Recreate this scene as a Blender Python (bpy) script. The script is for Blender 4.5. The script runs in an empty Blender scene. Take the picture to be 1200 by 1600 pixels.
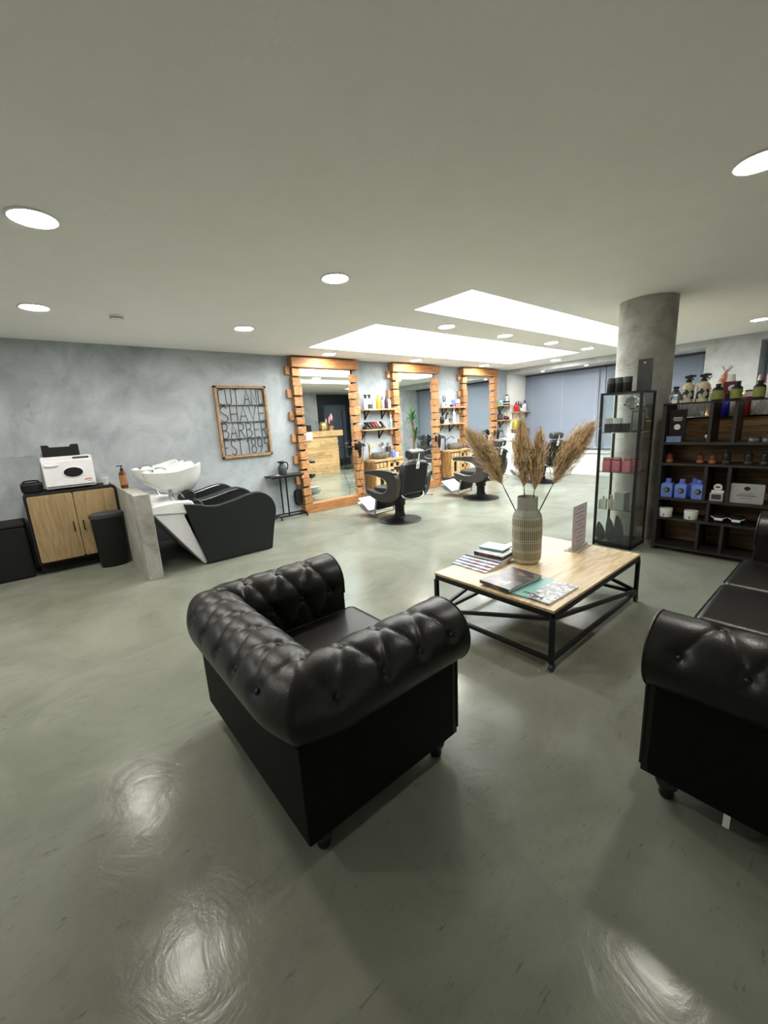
import bpy, bmesh, math, random
from mathutils import Vector, Matrix, Euler
random.seed(7)
PI = math.pi
sc = bpy.context.scene
COL = sc.collection

# ------------------------------------------------------------------ camera, world, exposure
def R3(a): return math.radians(a)
PITCH, ROLL, YAW, FPX, CAMH = R3(12.37688), R3(-3.19332), R3(39.63006), 636.56, 1.42
fw = Vector((math.sin(YAW)*math.cos(PITCH), math.cos(YAW)*math.cos(PITCH), -math.sin(PITCH)))
r0 = Vector((math.cos(YAW), -math.sin(YAW), 0)); u0 = r0.cross(fw)
rt = r0*math.cos(ROLL)+u0*math.sin(ROLL); up = -r0*math.sin(ROLL)+u0*math.cos(ROLL)
cam = bpy.data.cameras.new('camera'); camo = bpy.data.objects.new('camera', cam); COL.objects.link(camo)
M = Matrix((rt, up, -fw)).transposed().to_4x4(); M.translation = (0, 0, CAMH)
camo.matrix_world = M
cam.sensor_fit = 'VERTICAL'; cam.sensor_height = 24; cam.lens = 24*FPX/1600; cam.clip_start = .02
sc.camera = camo
w = bpy.data.worlds.new('world'); sc.world = w; w.use_nodes = True
w.node_tree.nodes['Background'].inputs[0].default_value = (.75, .8, .85, 1)
w.node_tree.nodes['Background'].inputs[1].default_value = .05
sc.view_settings.view_transform = 'Standard'; sc.view_settings.look = 'None'
sc.view_settings.exposure = 0.2; sc.view_settings.gamma = 1; sc.view_settings.use_curve_mapping = False
SKY_STRENGTH = 8.0       # luminous skylight panels
DOWN_STRENGTH = 205.0     # recessed LED downlights

# ------------------------------------------------------------------ materials
def srgb(*c):
    return tuple((x/255/12.92 if x/255 <= .04045 else ((x/255+.055)/1.055)**2.4) for x in c)+(1,)
MATS = {}
def newmat(name):
    m = bpy.data.materials.new(name); m.use_nodes = True; MATS[name] = m
    nt = m.node_tree; return m, nt, nt.nodes['Principled BSDF'], nt.links
def mat(name, col, rough=.5, metal=0, var=.12, scale=30, bump=0, stretch=None, trans=0, ior=1.45, spec=.5, coat=0, sheen=0, alpha=1):
    """plain procedural material: base colour with a little noise variation, optional bump"""
    m, nt, b, L = newmat(name)
    tc = nt.nodes.new('ShaderNodeTexCoord'); mp = nt.nodes.new('ShaderNodeMapping'); L.new(tc.outputs['Object'], mp.inputs[0])
    if stretch: mp.inputs['Scale'].default_value = stretch
    n = nt.nodes.new('ShaderNodeTexNoise'); n.inputs['Scale'].default_value = scale; n.inputs['Detail'].default_value = 4
    L.new(mp.outputs[0], n.inputs[0])
    r = nt.nodes.new('ShaderNodeValToRGB'); L.new(n.outputs[0], r.inputs[0])
    r.color_ramp.elements[0].position = .3; r.color_ramp.elements[1].position = .7
    r.color_ramp.elements[0].color = tuple(c*(1-var) for c in col[:3])+(1,)
    r.color_ramp.elements[1].color = tuple(min(1, c*(1+var)) for c in col[:3])+(1,)
    L.new(r.outputs[0], b.inputs['Base Color'])
    b.inputs['Roughness'].default_value = rough; b.inputs['Metallic'].default_value = metal
    b.inputs['Specular IOR Level'].default_value = spec; b.inputs['IOR'].default_value = ior
    if trans: b.inputs['Transmission Weight'].default_value = trans
    if coat: b.inputs['Coat Weight'].default_value = coat
    if alpha < 1: b.inputs['Alpha'].default_value = alpha
    if bump:
        bp = nt.nodes.new('ShaderNodeBump'); bp.inputs['Strength'].default_value = bump; bp.inputs['Distance'].default_value = .01
        L.new(n.outputs[0], bp.inputs['Height']); L.new(bp.outputs[0], b.inputs['Normal'])
    return m
def emit(name, col, s):
    m, nt, b, L = newmat(name)
    b.inputs['Base Color'].default_value = col; b.inputs['Emission Color'].default_value = col
    b.inputs['Emission Strength'].default_value = s; return m
def plaster(name, c0, c1, scale=1.6, rough=.75, bump=.15, marks=True):
    m, nt, b, L = newmat(name); g = nt.nodes.new('ShaderNodeNewGeometry')
    n1 = nt.nodes.new('ShaderNodeTexNoise'); n1.inputs['Scale'].default_value = scale; n1.inputs['Detail'].default_value = 9; n1.inputs['Roughness'].default_value = .62; n1.inputs['Distortion'].default_value = .6
    n2 = nt.nodes.new('ShaderNodeTexNoise'); n2.inputs['Scale'].default_value = scale*14; n2.inputs['Detail'].default_value = 5
    L.new(g.outputs['Position'], n1.inputs[0]); L.new(g.outputs['Position'], n2.inputs[0])
    r = nt.nodes.new('ShaderNodeValToRGB'); L.new(n1.outputs[0], r.inputs[0])
    e = r.color_ramp.elements; e[0].position = .36; e[0].color = c0; e[1].position = .62; e[1].color = c1
    out = r.outputs[0]
    if marks:
        n3 = nt.nodes.new('ShaderNodeTexNoise'); n3.inputs['Scale'].default_value = 3.1; n3.inputs['Detail'].default_value = 7; n3.inputs['Roughness'].default_value = .75
        mp = nt.nodes.new('ShaderNodeMapping'); mp.inputs['Location'].default_value = (3.3, 1.7, .4); L.new(g.outputs['Position'], mp.inputs[0]); L.new(mp.outputs[0], n3.inputs[0])
        r3 = nt.nodes.new('ShaderNodeValToRGB'); e3 = r3.color_ramp.elements; e3[0].position = .57; e3[0].color = (1, 1, 1, 1); e3[1].position = .68; e3[1].color = (.66, .66, .66, 1)
        L.new(n3.outputs[0], r3.inputs[0])
        mx = nt.nodes.new('ShaderNodeMixRGB'); mx.blend_type = 'MULTIPLY'; mx.inputs[0].default_value = .8
        L.new(out, mx.inputs[1]); L.new(r3.outputs[0], mx.inputs[2]); out = mx.outputs[0]
    L.new(out, b.inputs['Base Color']); b.inputs['Roughness'].default_value = rough
    bp = nt.nodes.new('ShaderNodeBump'); bp.inputs['Strength'].default_value = bump; bp.inputs['Distance'].default_value = .01
    L.new(n2.outputs[0], bp.inputs['Height']); L.new(bp.outputs[0], b.inputs['Normal'])
    return m
def wood(name, c0, c1, rough=.55, scale=6, axis=(1, 14, 14), rand=.25, knots=True, bump=.12):
    m, nt, b, L = newmat(name)
    tc = nt.nodes.new('ShaderNodeTexCoord'); oi = nt.nodes.new('ShaderNodeObjectInfo')
    mp = nt.nodes.new('ShaderNodeMapping'); mp.inputs['Scale'].default_value = axis; L.new(tc.outputs['Object'], mp.inputs[0])
    ad = nt.nodes.new('ShaderNodeVectorMath'); ad.operation = 'ADD'
    sm = nt.nodes.new('ShaderNodeMath'); sm.operation = 'MULTIPLY'; sm.inputs[1].default_value = 37; L.new(oi.outputs['Random'], sm.inputs[0])
    L.new(mp.outputs[0], ad.inputs[0]); L.new(sm.outputs[0], ad.inputs[1])
    n = nt.nodes.new('ShaderNodeTexNoise'); n.inputs['Scale'].default_value = scale; n.inputs['Detail'].default_value = 6; n.inputs['Distortion'].default_value = 1.2
    L.new(ad.outputs[0], n.inputs[0])
    r = nt.nodes.new('ShaderNodeValToRGB'); e = r.color_ramp.elements; e[0].position = .34; e[0].color = c0; e[1].position = .62; e[1].color = c1
    L.new(n.outputs[0], r.inputs[0]); out = r.outputs[0]
    hs = nt.nodes.new('ShaderNodeHueSaturation'); L.new(out, hs.inputs['Color'])
    ma = nt.nodes.new('ShaderNodeMapRange'); ma.inputs[3].default_value = 1-rand; ma.inputs[4].default_value = 1+rand; L.new(oi.outputs['Random'], ma.inputs[0]); L.new(ma.outputs[0], hs.inputs['Value'])
    L.new(hs.outputs[0], b.inputs['Base Color']); b.inputs['Roughness'].default_value = rough
    bp = nt.nodes.new('ShaderNodeBump'); bp.inputs['Strength'].default_value = bump; bp.inputs['Distance'].default_value = .01
    L.new(n.outputs[0], bp.inputs['Height']); L.new(bp.outputs[0], b.inputs['Normal'])
    return m
def floor_material():
    m, nt, b, L = newmat('polished_cement_floor'); g = nt.nodes.new('ShaderNodeNewGeometry')
    def noise(sc_, det, rgh, scale=(1, 1, 1), rot=0, loc=(0, 0, 0), dist=0):
        mp = nt.nodes.new('ShaderNodeMapping'); mp.inputs['Scale'].default_value = scale; mp.inputs['Rotation'].default_value = (0, 0, rot); mp.inputs['Location'].default_value = loc
        L.new(g.outputs['Position'], mp.inputs[0])
        n = nt.nodes.new('ShaderNodeTexNoise'); n.inputs['Scale'].default_value = sc_; n.inputs['Detail'].default_value = det; n.inputs['Roughness'].default_value = rgh; n.inputs['Distortion'].default_value = dist
        L.new(mp.outputs[0], n.inputs[0]); return n.outputs[0]
    def ramp(x, p0, c0, p1, c1):
        r = nt.nodes.new('ShaderNodeValToRGB'); e = r.color_ramp.elements; e[0].position = p0; e[0].color = c0; e[1].position = p1; e[1].color = c1; L.new(x, r.inputs[0]); return r.outputs[0]
    def mul(a, c, f=1):
        mx = nt.nodes.new('ShaderNodeMixRGB'); mx.blend_type = 'MULTIPLY'; mx.inputs[0].default_value = f; L.new(a, mx.inputs[1]); L.new(c, mx.inputs[2]); return mx.outputs[0]
    base = ramp(noise(1.3, 8, .6, dist=.8), .32, FLOOR0, .68, FLOOR1)
    W = (1, 1, 1, 1)
    # dark scuffs: stretched streaks masked by patches
    s1 = ramp(noise(8, 6, .8, (1, 4.5, 1), .7), .60, W, .67, (.42, .42, .42, 1))
    s2 = ramp(noise(9, 6, .8, (1, 6, 1), 2.0, (4, 2, 0)), .61, W, .68, (.5, .5, .5, 1))
    sw = ramp(noise(2.4, 7, .75, (1, 2.2, 1), .5, (1, 7, 0), 1.0), .56, W, .72, (.80, .80, .79, 1))
    col = mul(mul(mul(base, s1, .75), s2, .6), sw)
    L.new(col, b.inputs['Base Color'])
    ro = ramp(noise(2.2, 7, .65, dist=1.0), .35, (.15, .15, .15, 1), .75, (.262, .262, .262, 1))
    L.new(ro, b.inputs['Roughness'])
    b.inputs['Specular IOR Level'].default_value = .17; b.inputs['IOR'].default_value = 1.5
    bp = nt.nodes.new('ShaderNodeBump'); bp.inputs['Strength'].default_value = .14; bp.inputs['Distance'].default_value = .02
    L.new(noise(4.5, 7, .62, dist=.8), bp.inputs['Height']); L.new(bp.outputs[0], b.inputs['Normal'])
    return m
FLOOR0, FLOOR1 = srgb(112, 115, 103), srgb(137, 140, 128)
floor_material()
plaster('wall_plaster', srgb(148, 155, 160), srgb(182, 188, 193))
plaster('dark_plaster', srgb(84, 86, 86), srgb(100, 102, 102), marks=False)
plaster('white_plaster', srgb(224, 225, 221), srgb(234, 234, 231), marks=False, bump=.05)
plaster('ceiling_paint', srgb(248, 246, 240), srgb(251, 249, 244), scale=3, rough=.9, bump=.2, marks=False)
plaster('raw_concrete', srgb(142, 140, 132), srgb(182, 180, 172), scale=2.6, bump=.35)
plaster('pier_plaster', srgb(170, 174, 176), srgb(200, 203, 204), scale=2)
emit('sky_glow', (.90, .97, 1, 1), SKY_STRENGTH)
emit('led_disc', (1, .955, .86, 1), DOWN_STRENGTH)
mat('lamp_trim', srgb(235, 235, 232), .5, var=.03)
mat('black_leather', srgb(19, 18, 17), .36, var=.25, scale=160, bump=.10, spec=.5)
mat('black_leather_dull', srgb(11, 11, 10), .62, var=.25, scale=160, bump=.1, spec=.18)
mat('black_vinyl', srgb(25, 29, 30), .45, var=.1, scale=90, bump=.05)
mat('charcoal_vinyl', srgb(50, 50, 50), .42, var=.15, scale=60, bump=.05)
mat('dark_arm', srgb(58, 55, 52), .4, var=.15, scale=40)
mat('black_metal', srgb(22, 22, 22), .45, .3, var=.2)
mat('black_plastic', srgb(18, 19, 20), .4, var=.2)
mat('black_matt', srgb(20, 20, 20), .8, var=.2)
mat('dark_grey', srgb(62, 64, 66), .5)
mat('chrome', srgb(220, 222, 226), .12, 1, var=.04)
mat('brushed_steel', srgb(188, 190, 192), .3, 1, var=.1)
mat('white_ceramic', srgb(238, 239, 238), .12, var=.02, coat=.5)
mat('white_plastic', srgb(226, 226, 230), .35, var=.03)
mat('cool_white', srgb(236, 238, 240), .4, var=.02)
mat('white_panel', srgb(222, 224, 222), .45, var=.03)
mat('brass', srgb(176, 142, 86), .3, 1, var=.15)
mat('gold', srgb(205, 180, 125), .35, .8, var=.15)
mat('stone', srgb(124, 120, 112), .7, var=.4, scale=18, bump=.3)
mat('amber_glass', srgb(92, 40, 16), .12, var=.15, coat=.5)
mat('amber_label', srgb(150, 110, 66), .6)
mat('blue_bottle', srgb(104, 128, 214), .35, var=.08)
mat('deep_blue', srgb(40, 44, 190), .25, var=.1)
mat('red_liquid', srgb(200, 30, 40), .25, var=.1)
mat('pink_bottle', srgb(232, 160, 170), .35, var=.06)
mat('pink_box', srgb(226, 128, 150), .5, var=.1)
mat('copper_lid', srgb(176, 110, 84), .4, .3)
mat('yellow_bottle', srgb(214, 168, 52), .3, var=.1)
mat('lemon_bottle', srgb(224, 208, 40), .35)
mat('beige_bottle', srgb(222, 208, 196), .4, var=.05)
mat('olive_label', srgb(122, 128, 60), .55, var=.08)
mat('light_blue', srgb(150, 180, 232), .3)
mat('green_paint', srgb(120, 180, 90), .4)
mat('purple_dark', srgb(74, 52, 66), .3)
mat('silver_box', srgb(176, 178, 176), .35, .4, var=.06)
mat('blue_grey_box', srgb(110, 130, 170), .5, var=.3, scale=60)
mat('tan_label', srgb(200, 186, 150), .5)
mat('orange_feather', srgb(250, 150, 120), .7, var=.2)
mat('pink_petal', srgb(240, 190, 190), .6)
mat('dark_red', srgb(110, 30, 36), .5, var=.3)
mat('red_ink', srgb(200, 60, 60), .6)
mat('grey_ink', srgb(110, 106, 112), .7)
mat('black_ink', srgb(20, 20, 22), .6)
mat('white_ink', srgb(228, 228, 226), .6, var=.02)
mat('paper', srgb(206, 198, 206), .7, var=.02)
mat('white_paper', srgb(230, 230, 226), .7, var=.02)
mat('teal_cover', srgb(122, 176, 170), .4, var=.08)
mat('mint_cover', srgb(160, 214, 214), .4, var=.08)
mat('slate_cover', srgb(60, 58, 60), .35, var=.3, scale=8)
mat('dark_leaf', srgb(46, 110, 40), .5, var=.3)
mat('trunk', srgb(120, 98, 70), .8, var=.3)
mat('clay', srgb(110, 104, 98), .7)
mat('door_dark', srgb(28, 30, 34), .3, var=.15)
mat('blind_slat', srgb(150, 161, 178), .5, var=.03)
mat('window_glass', srgb(70, 80, 92), .08)
mat('cable', srgb(26, 26, 26), .6)
mat('fabric_black', srgb(16, 17, 17), .9, var=.3)
mat('pampas', srgb(222, 196, 156), .9, var=.3, scale=40)
mat('stem_dark', srgb(44, 36, 28), .8)
mat('crumple', srgb(236, 232, 232), .35, var=.12, scale=14)
def glass(name, col=(.92, .97, .95, 1), rough=.02):
    m, nt, b, L = newmat(name)
    b.inputs['Base Color'].default_value = col; b.inputs['Roughness'].default_value = rough
    b.inputs['Transmission Weight'].default_value = 1; b.inputs['IOR'].default_value = 1.45
    return m
glass('clear_glass'); mat('acrylic', srgb(244, 240, 226), .12, var=.02, trans=.55)
m, nt, b, L = newmat('mirror_silver')
b.inputs['Base Color'].default_value = (.86, .9, .885, 1); b.inputs['Metallic'].default_value = 1; b.inputs['Roughness'].default_value = .012
wood('block_wood', srgb(140, 92, 54), srgb(198, 146, 96), scale=5, axis=(3, 3, 12), rand=.22)
wood('beam_wood', srgb(140, 90, 48), srgb(186, 130, 80), scale=4, axis=(1.2, 12, 12), rand=.12)
wood('old_plank', srgb(96, 68, 36), srgb(160, 122, 74), scale=4, axis=(10, 10, 1.2), rand=.25)
wood('pale_plank', srgb(176, 136, 86), srgb(214, 180, 130), scale=4, axis=(1.2, 12, 12), rand=.2)
wood('table_wood', srgb(178, 152, 112), srgb(212, 190, 154), scale=3, axis=(1.2, 9, 9), rand=.05, rough=.42)
wood('oak_door', srgb(140, 118, 84), srgb(166, 142, 104), scale=3, axis=(9, 9, 1.2), rand=.05)
wood('sign_frame_wood', srgb(150, 112, 76), srgb(186, 148, 108), scale=5, axis=(4, 4, 4), rand=.06)
wood('dark_wood', srgb(28, 24, 22), srgb(44, 38, 34), scale=4, axis=(10, 1.2, 10), rand=.1)
wood('pallet_back', srgb(84, 60, 32), srgb(136, 102, 60), scale=3, axis=(10, 1.0, 10), rand=.25)
wood('shelf_wood', srgb(170, 130, 90), srgb(206, 168, 126), scale=4, axis=(1.2, 9, 9), rand=.08)
def stripes_material():
    m, nt, b, L = newmat('vase_glaze'); tc = nt.nodes.new('ShaderNodeTexCoord'); sp = nt.nodes.new('ShaderNodeSeparateXYZ'); L.new(tc.outputs['Object'], sp.inputs[0])
    def math_(op, a, bb=None):
        n = nt.nodes.new('ShaderNodeMath'); n.operation = op
        for i, x in enumerate((a, bb)):
            if x is None: continue
            if isinstance(x, (int, float)): n.inputs[i].default_value = x
            else: L.new(x, n.inputs[i])
        return n.outputs[0]
    ang = math_('ARCTAN2', sp.outputs[1], sp.outputs[0])
    fr = math_('FRACT', math_('MULTIPLY', ang, 46/(2*PI)))
    rib = math_('LESS_THAN', fr, .36)
    z = sp.outputs[2]
    band = None
    for z0 in (.035, .095, .105, .165, .18, .255, .265, .275, .335):
        t = math_('LESS_THAN', math_('ABSOLUTE', math_('SUBTRACT', z, z0)), .0022)
        band = t if band is None else math_('MAXIMUM', band, t)
    zone = math_('MULTIPLY', math_('GREATER_THAN', z, .035), math_('LESS_THAN', z, .338))
    groove = math_('MULTIPLY', zone, math_('SUBTRACT', 1, math_('MAXIMUM', rib, band)))
    mx = nt.nodes.new('ShaderNodeMixRGB'); L.new(groove, mx.inputs[0])
    mx.inputs[1].default_value = srgb(202, 197, 176); mx.inputs[2].default_value = srgb(122, 116, 90)
    neck = nt.nodes.new('ShaderNodeMixRGB'); L.new(math_('GREATER_THAN', z, .338), neck.inputs[0]); L.new(mx.outputs[0], neck.inputs[1]); neck.inputs[2].default_value = srgb(156, 156, 143)
    L.new(neck.outputs[0], b.inputs['Base Color']); b.inputs['Roughness'].default_value = .22; b.inputs['Coat Weight'].default_value = .3
    bp = nt.nodes.new('ShaderNodeBump'); bp.invert = True; bp.inputs['Strength'].default_value = .5; bp.inputs['Distance'].default_value = .003
    L.new(groove, bp.inputs['Height']); L.new(bp.outputs[0], b.inputs['Normal'])
stripes_material()
def camo_material():
    m, nt, b, L = newmat('camo_label'); tc = nt.nodes.new('ShaderNodeTexCoord')
    n = nt.nodes.new('ShaderNodeTexNoise'); n.inputs['Scale'].default_value = 28; n.inputs['Detail'].default_value = 0; L.new(tc.outputs['Object'], n.inputs[0])
    r = nt.nodes.new('ShaderNodeValToRGB'); r.color_ramp.interpolation = 'CONSTANT'; e = r.color_ramp.elements
    e[0].color = srgb(24, 24, 26); e[1].position = .52; e[1].color = srgb(176, 172, 160); L.new(n.outputs[0], r.inputs[0]); L.new(r.outputs[0], b.inputs['Base Color']); b.inputs['Roughness'].default_value = .5
camo_material()
def mag_material(name, cols, scale):
    m, nt, b, L = newmat(name); tc = nt.nodes.new('ShaderNodeTexCoord')
    n = nt.nodes.new('ShaderNodeTexNoise'); n.inputs['Scale'].default_value = scale; n.inputs['Detail'].default_value = 3; n.inputs['Distortion'].default_value = 1.5; L.new(tc.outputs['Object'], n.inputs[0])
    r = nt.nodes.new('ShaderNodeValToRGB'); e = r.color_ramp.elements
    e[0].position = .36; e[0].color = cols[0]; e[1].position = .64; e[1].color = cols[-1]
    for i, c in enumerate(cols[1:-1]):
        q = e.new(.36+.28*(i+1)/(len(cols)-1)); q.color = c
    L.new(n.outputs[0], r.inputs[0]); L.new(r.outputs[0], b.inputs['Base Color']); b.inputs['Roughness'].default_value = .35
mag_material('photo_red', (srgb(220, 225, 230), srgb(150, 165, 190), srgb(200, 120, 100)), 7)
mag_material('photo_grey', (srgb(238, 238, 236), srgb(150, 152, 156), srgb(60, 62, 66), srgb(225, 226, 226)), 14)
mag_material('photo_dark', (srgb(58, 58, 62), srgb(84, 80, 80), srgb(150, 120, 104)), 6)
mag_material('photo_blue', (srgb(225, 228, 230), srgb(130, 160, 190), srgb(190, 90, 80)), 9)

# ------------------------------------------------------------------ mesh helper
class MB:
    def __init__(s): s.v = []; s.f = []; s.mi = []; s.cur = 0
    def _add(s, vs, fs):
        o = len(s.v); s.v += [tuple(v) for v in vs]; s.f += [tuple(i+o for i in f) for f in fs]; s.mi += [s.cur]*len(fs); return s
    def box(s, x0, x1, y0, y1, z0, z1, M=None):
        vs = [Vector((x, y, z)) for x in (x0, x1) for y in (y0, y1) for z in (z0, z1)]
        if M is not None: vs = [M @ v for v in vs]
        return s._add(vs, [(0, 1, 3, 2), (4, 6, 7, 5), (0, 4, 5, 1), (2, 3, 7, 6), (0, 2, 6, 4), (1, 5, 7, 3)])
    def lathe(s, prof, n=24, cx=0, cy=0, cz=0, M=None, sx=1, sy=1):
        """prof: (radius, z) from bottom to top; closed where radius is 0, else capped"""
        vs = []; fs = []; rings = []
        for r, z in prof:
            if r <= 1e-6:
                rings.append([len(vs)]); vs.append(Vector((cx, cy, cz+z)))
            else:
                rings.append(list(range(len(vs), len(vs)+n)))
                vs += [Vector((cx+r*sx*math.cos(2*PI*k/n), cy+r*sy*math.sin(2*PI*k/n), cz+z)) for k in range(n)]
        for a, b in zip(rings, rings[1:]):
            for k in range(n):
                k2 = (k+1) % n
                if len(a) == 1 and len(b) == 1: break
                if len(a) == 1: fs.append((a[0], b[k2], b[k]))
                elif len(b) == 1: fs.append((a[k], a[k2], b[0]))
                else: fs.append((a[k], a[k2], b[k2], b[k]))
        if len(rings[0]) > 1: fs.append(tuple(reversed(rings[0])))
        if len(rings[-1]) > 1: fs.append(tuple(rings[-1]))
        if M is not None: vs = [M @ v for v in vs]
        return s._add(vs, fs)
    def cyl(s, p0, p1, r, n=12, r1=None): return s.tube([p0, p1], r if r1 is None else [r, r1], n)
    def tube(s, pts, r, n=8, closed=False):
        P = [Vector(p) for p in pts]
        if not isinstance(r, (list, tuple)): P = [p for i, p in enumerate(P) if i == 0 or (p-P[i-1]).length > 1e-6]
        m = len(P); rr = r if isinstance(r, (list, tuple)) else [r]*m
        vs = []; fs = []; prev = None
        for i, p in enumerate(P):
            if closed: t = P[(i+1) % m]-P[i-1]
            else: t = P[min(i+1, m-1)]-P[max(i-1, 0)]
            t.normalize()
            if prev is None:
                a = Vector((0, 0, 1)) if abs(t.z) < .9 else Vector((1, 0, 0)); nrm = t.cross(a).normalized()
            else: nrm = (prev-t*prev.dot(t)).normalized()
            prev = nrm; bn = t.cross(nrm)
            vs += [p+(nrm*math.cos(2*PI*k/n)+bn*math.sin(2*PI*k/n))*rr[i] for k in range(n)]
        for i in range(m if closed else m-1):
            a = i*n; b = ((i+1) % m)*n
            fs += [(a+k, a+(k+1) % n, b+(k+1) % n, b+k) for k in range(n)]
        if not closed: fs += [tuple(range(n-1, -1, -1)), tuple(range((m-1)*n, m*n))]
        return s._add(vs, fs)
    def bar(s, p0, p1, w, h=None, upv=(0, 0, 1)):
        """rectangular bar between two points"""
        h = w if h is None else h; a = Vector(p0); b = Vector(p1); t = (b-a).normalized(); U = Vector(upv)
        if abs(t.dot(U)) > .95: U = Vector((1, 0, 0))
        sd = t.cross(U).normalized(); U = sd.cross(t)
        vs = [p+sd*i*w/2+U*j*h/2 for p in (a, b) for i, j in ((-1, -1), (1, -1), (1, 1), (-1, 1))]
        return s._add(vs, [(3, 2, 1, 0), (4, 5, 6, 7)]+[(k, (k+1) % 4, 4+(k+1) % 4, 4+k) for k in range(4)])
    def prism(s, poly, a0, a1, plane='xz', M=None):
        """extrude a polygon; plane xz -> extruded along y, xy -> along z, yz -> along x"""
        n = len(poly)
        mk = {'xz': lambda p, a: Vector((p[0], a, p[1])), 'xy': lambda p, a: Vector((p[0], p[1], a)), 'yz': lambda p, a: Vector((a, p[0], p[1]))}[plane]
        vs = [mk(p, a) for a in (a0, a1) for p in poly]
        if M is not None: vs = [M @ v for v in vs]
        return s._add(vs, [tuple(range(n)), tuple(range(2*n-1, n-1, -1))]+[(k, n+k, n+(k+1) % n, (k+1) % n) for k in range(n)])
    def sphere(s, c, r, n=16, m=10, sx=1, sy=1, sz=1):
        return s.lathe([(r*math.sin(PI*k/m), -r*sz*math.cos(PI*k/m)) for k in range(m+1)], n, c[0], c[1], c[2], sx=sx, sy=sy)
    def grid(s, fn, nu, nv, closed_u=False):
        vs = [fn(i/(nu if closed_u else nu-1), j/(nv-1)) for i in range(nu) for j in range(nv)]
        fs = []
        for i in range(nu if closed_u else nu-1):
            for j in range(nv-1):
                a = i*nv+j; b = ((i+1) % nu)*nv+j; fs.append((a, b, b+1, a+1))
        return s._add(vs, fs)
    def build(s, name, material, parent=None, loc=None, rot=None, bevel=0, segs=2, smooth=True, ang=40, subsurf=0, solid=0, fix=True):
        me = bpy.data.meshes.new(name); me.from_pydata(s.v, [], s.f)
        mats = material if isinstance(material, (list, tuple)) else [material]
        for k in mats: me.materials.append(MATS[k])
        if len(mats) > 1: me.polygons.foreach_set('material_index', s.mi)
        if fix:
            bm = bmesh.new(); bm.from_mesh(me); bmesh.ops.recalc_face_normals(bm, faces=bm.faces); bm.to_mesh(me); bm.free()
        if smooth:
            me.shade_smooth(); me.set_sharp_from_angle(angle=R3(ang))
        o = bpy.data.objects.new(name, me); COL.objects.link(o)
        if parent is not None: o.parent = parent
        if loc: o.location = loc
        if rot: o.rotation_euler = rot
        if solid:
            k = o.modifiers.new('solid', 'SOLIDIFY'); k.thickness = solid; k.offset = 0
        if bevel:
            k = o.modifiers.new('bevel', 'BEVEL'); k.width = bevel; k.segments = segs; k.limit_method = 'ANGLE'; k.angle_limit = R3(35); k.harden_normals = False
        if subsurf:
            k = o.modifiers.new('sub', 'SUBSURF'); k.levels = subsurf; k.render_levels = subsurf
        return o
def tag(o, label=None, cat=None, group=None, kind=None):
    if label: o['label'] = label
    if cat: o['category'] = cat
    if group: o['group'] = group
    if kind: o['kind'] = kind
    return o
def thing(name, loc, label, cat, rz=0, group=None):
    o = bpy.data.objects.new(name, None); COL.objects.link(o); o.location = loc; o.rotation_euler = (0, 0, rz); o.empty_display_size = .1
    return tag(o, label, cat, group)
def struct(o, label=None, cat=None): return tag(o, label, cat, kind='structure')
def copy_tree(o, parent=None):
    c = o.copy(); COL.objects.link(c)
    if parent is not None: c.parent = parent
    for ch in list(o.children): copy_tree(ch, c)
    return c
def rrect(x0, x1, y0, y1, r, n=5):
    P = []
    for cx, cy, a in ((x1-r, y0+r, -90), (x1-r, y1-r, 0), (x0+r, y1-r, 90), (x0+r, y0+r, 180)):
        P += [(cx+r*math.cos(R3(a+90*k/n)), cy+r*math.sin(R3(a+90*k/n))) for k in range(n+1)]
    return P
def smooth_poly(P, k=2):
    """Chaikin corner cutting of a closed polygon"""
    for _ in range(k):
        Q = []
        for a, b in zip(P, P[1:]+P[:1]):
            Q += [(a[0]*.75+b[0]*.25, a[1]*.75+b[1]*.25), (a[0]*.25+b[0]*.75, a[1]*.25+b[1]*.75)]
        P = Q
    return P
def spline(P, n=8):
    """Catmull-Rom through points"""
    P = [Vector(p) for p in P]; out = []
    for i in range(len(P)-1):
        p0 = P[max(i-1, 0)]; p1 = P[i]; p2 = P[i+1]; p3 = P[min(i+2, len(P)-1)]
        for k in range(n):
            t = k/n
            out.append(.5*((2*p1)+(p2-p0)*t+(2*p0-5*p1+4*p2-p3)*t*t+(3*p1-p0-3*p2+p3)*t**3))
    out.append(P[-1]); return out

# ------------------------------------------------------------------ room shell
H = 2.508; YW = 6.05; XL, XR, YN = -2.6, 9.2, -1.6
struct(MB().box(XL-.2, 10.2, YN-.2, YW+.2, -.12, 0).build('floor', 'polished_cement_floor', smooth=False), 'polished grey-green cement floor with scuff marks', 'floor')
S1 = (3.18, 8.16, 3.80, 5.30); S2 = (3.15, 8.20, 2.43, 3.15)
c = MB()
for x0, x1, y0, y1 in ((XL-.2, 3.15, YN-.2, YW+.2), (8.2, 10.2, YN-.2, YW+.2), (3.15, 8.2, YN-.2, 2.43), (3.15, 8.2, 3.15, 3.80), (3.15, 8.2, 5.30, YW+.2), (3.15, 3.18, 3.80, 5.30), (8.16, 8.2, 3.80, 5.30)):
    c.box(x0, x1, y0, y1, H, H+.12)
for x0, x1, y0, y1 in (S1, S2):       # walls of the two recesses
    c.box(x0-.03, x0, y0, y1, H+.12, H+.34); c.box(x1, x1+.03, y0, y1, H+.12, H+.34)
    c.box(x0-.03, x1+.03, y0-.03, y0, H+.12, H+.34); c.box(x0-.03, x1+.03, y1, y1+.03, H+.12, H+.34)
struct(c.build('ceiling', 'ceiling_paint', smooth=False), 'off-white painted ceiling', 'ceiling')
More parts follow.
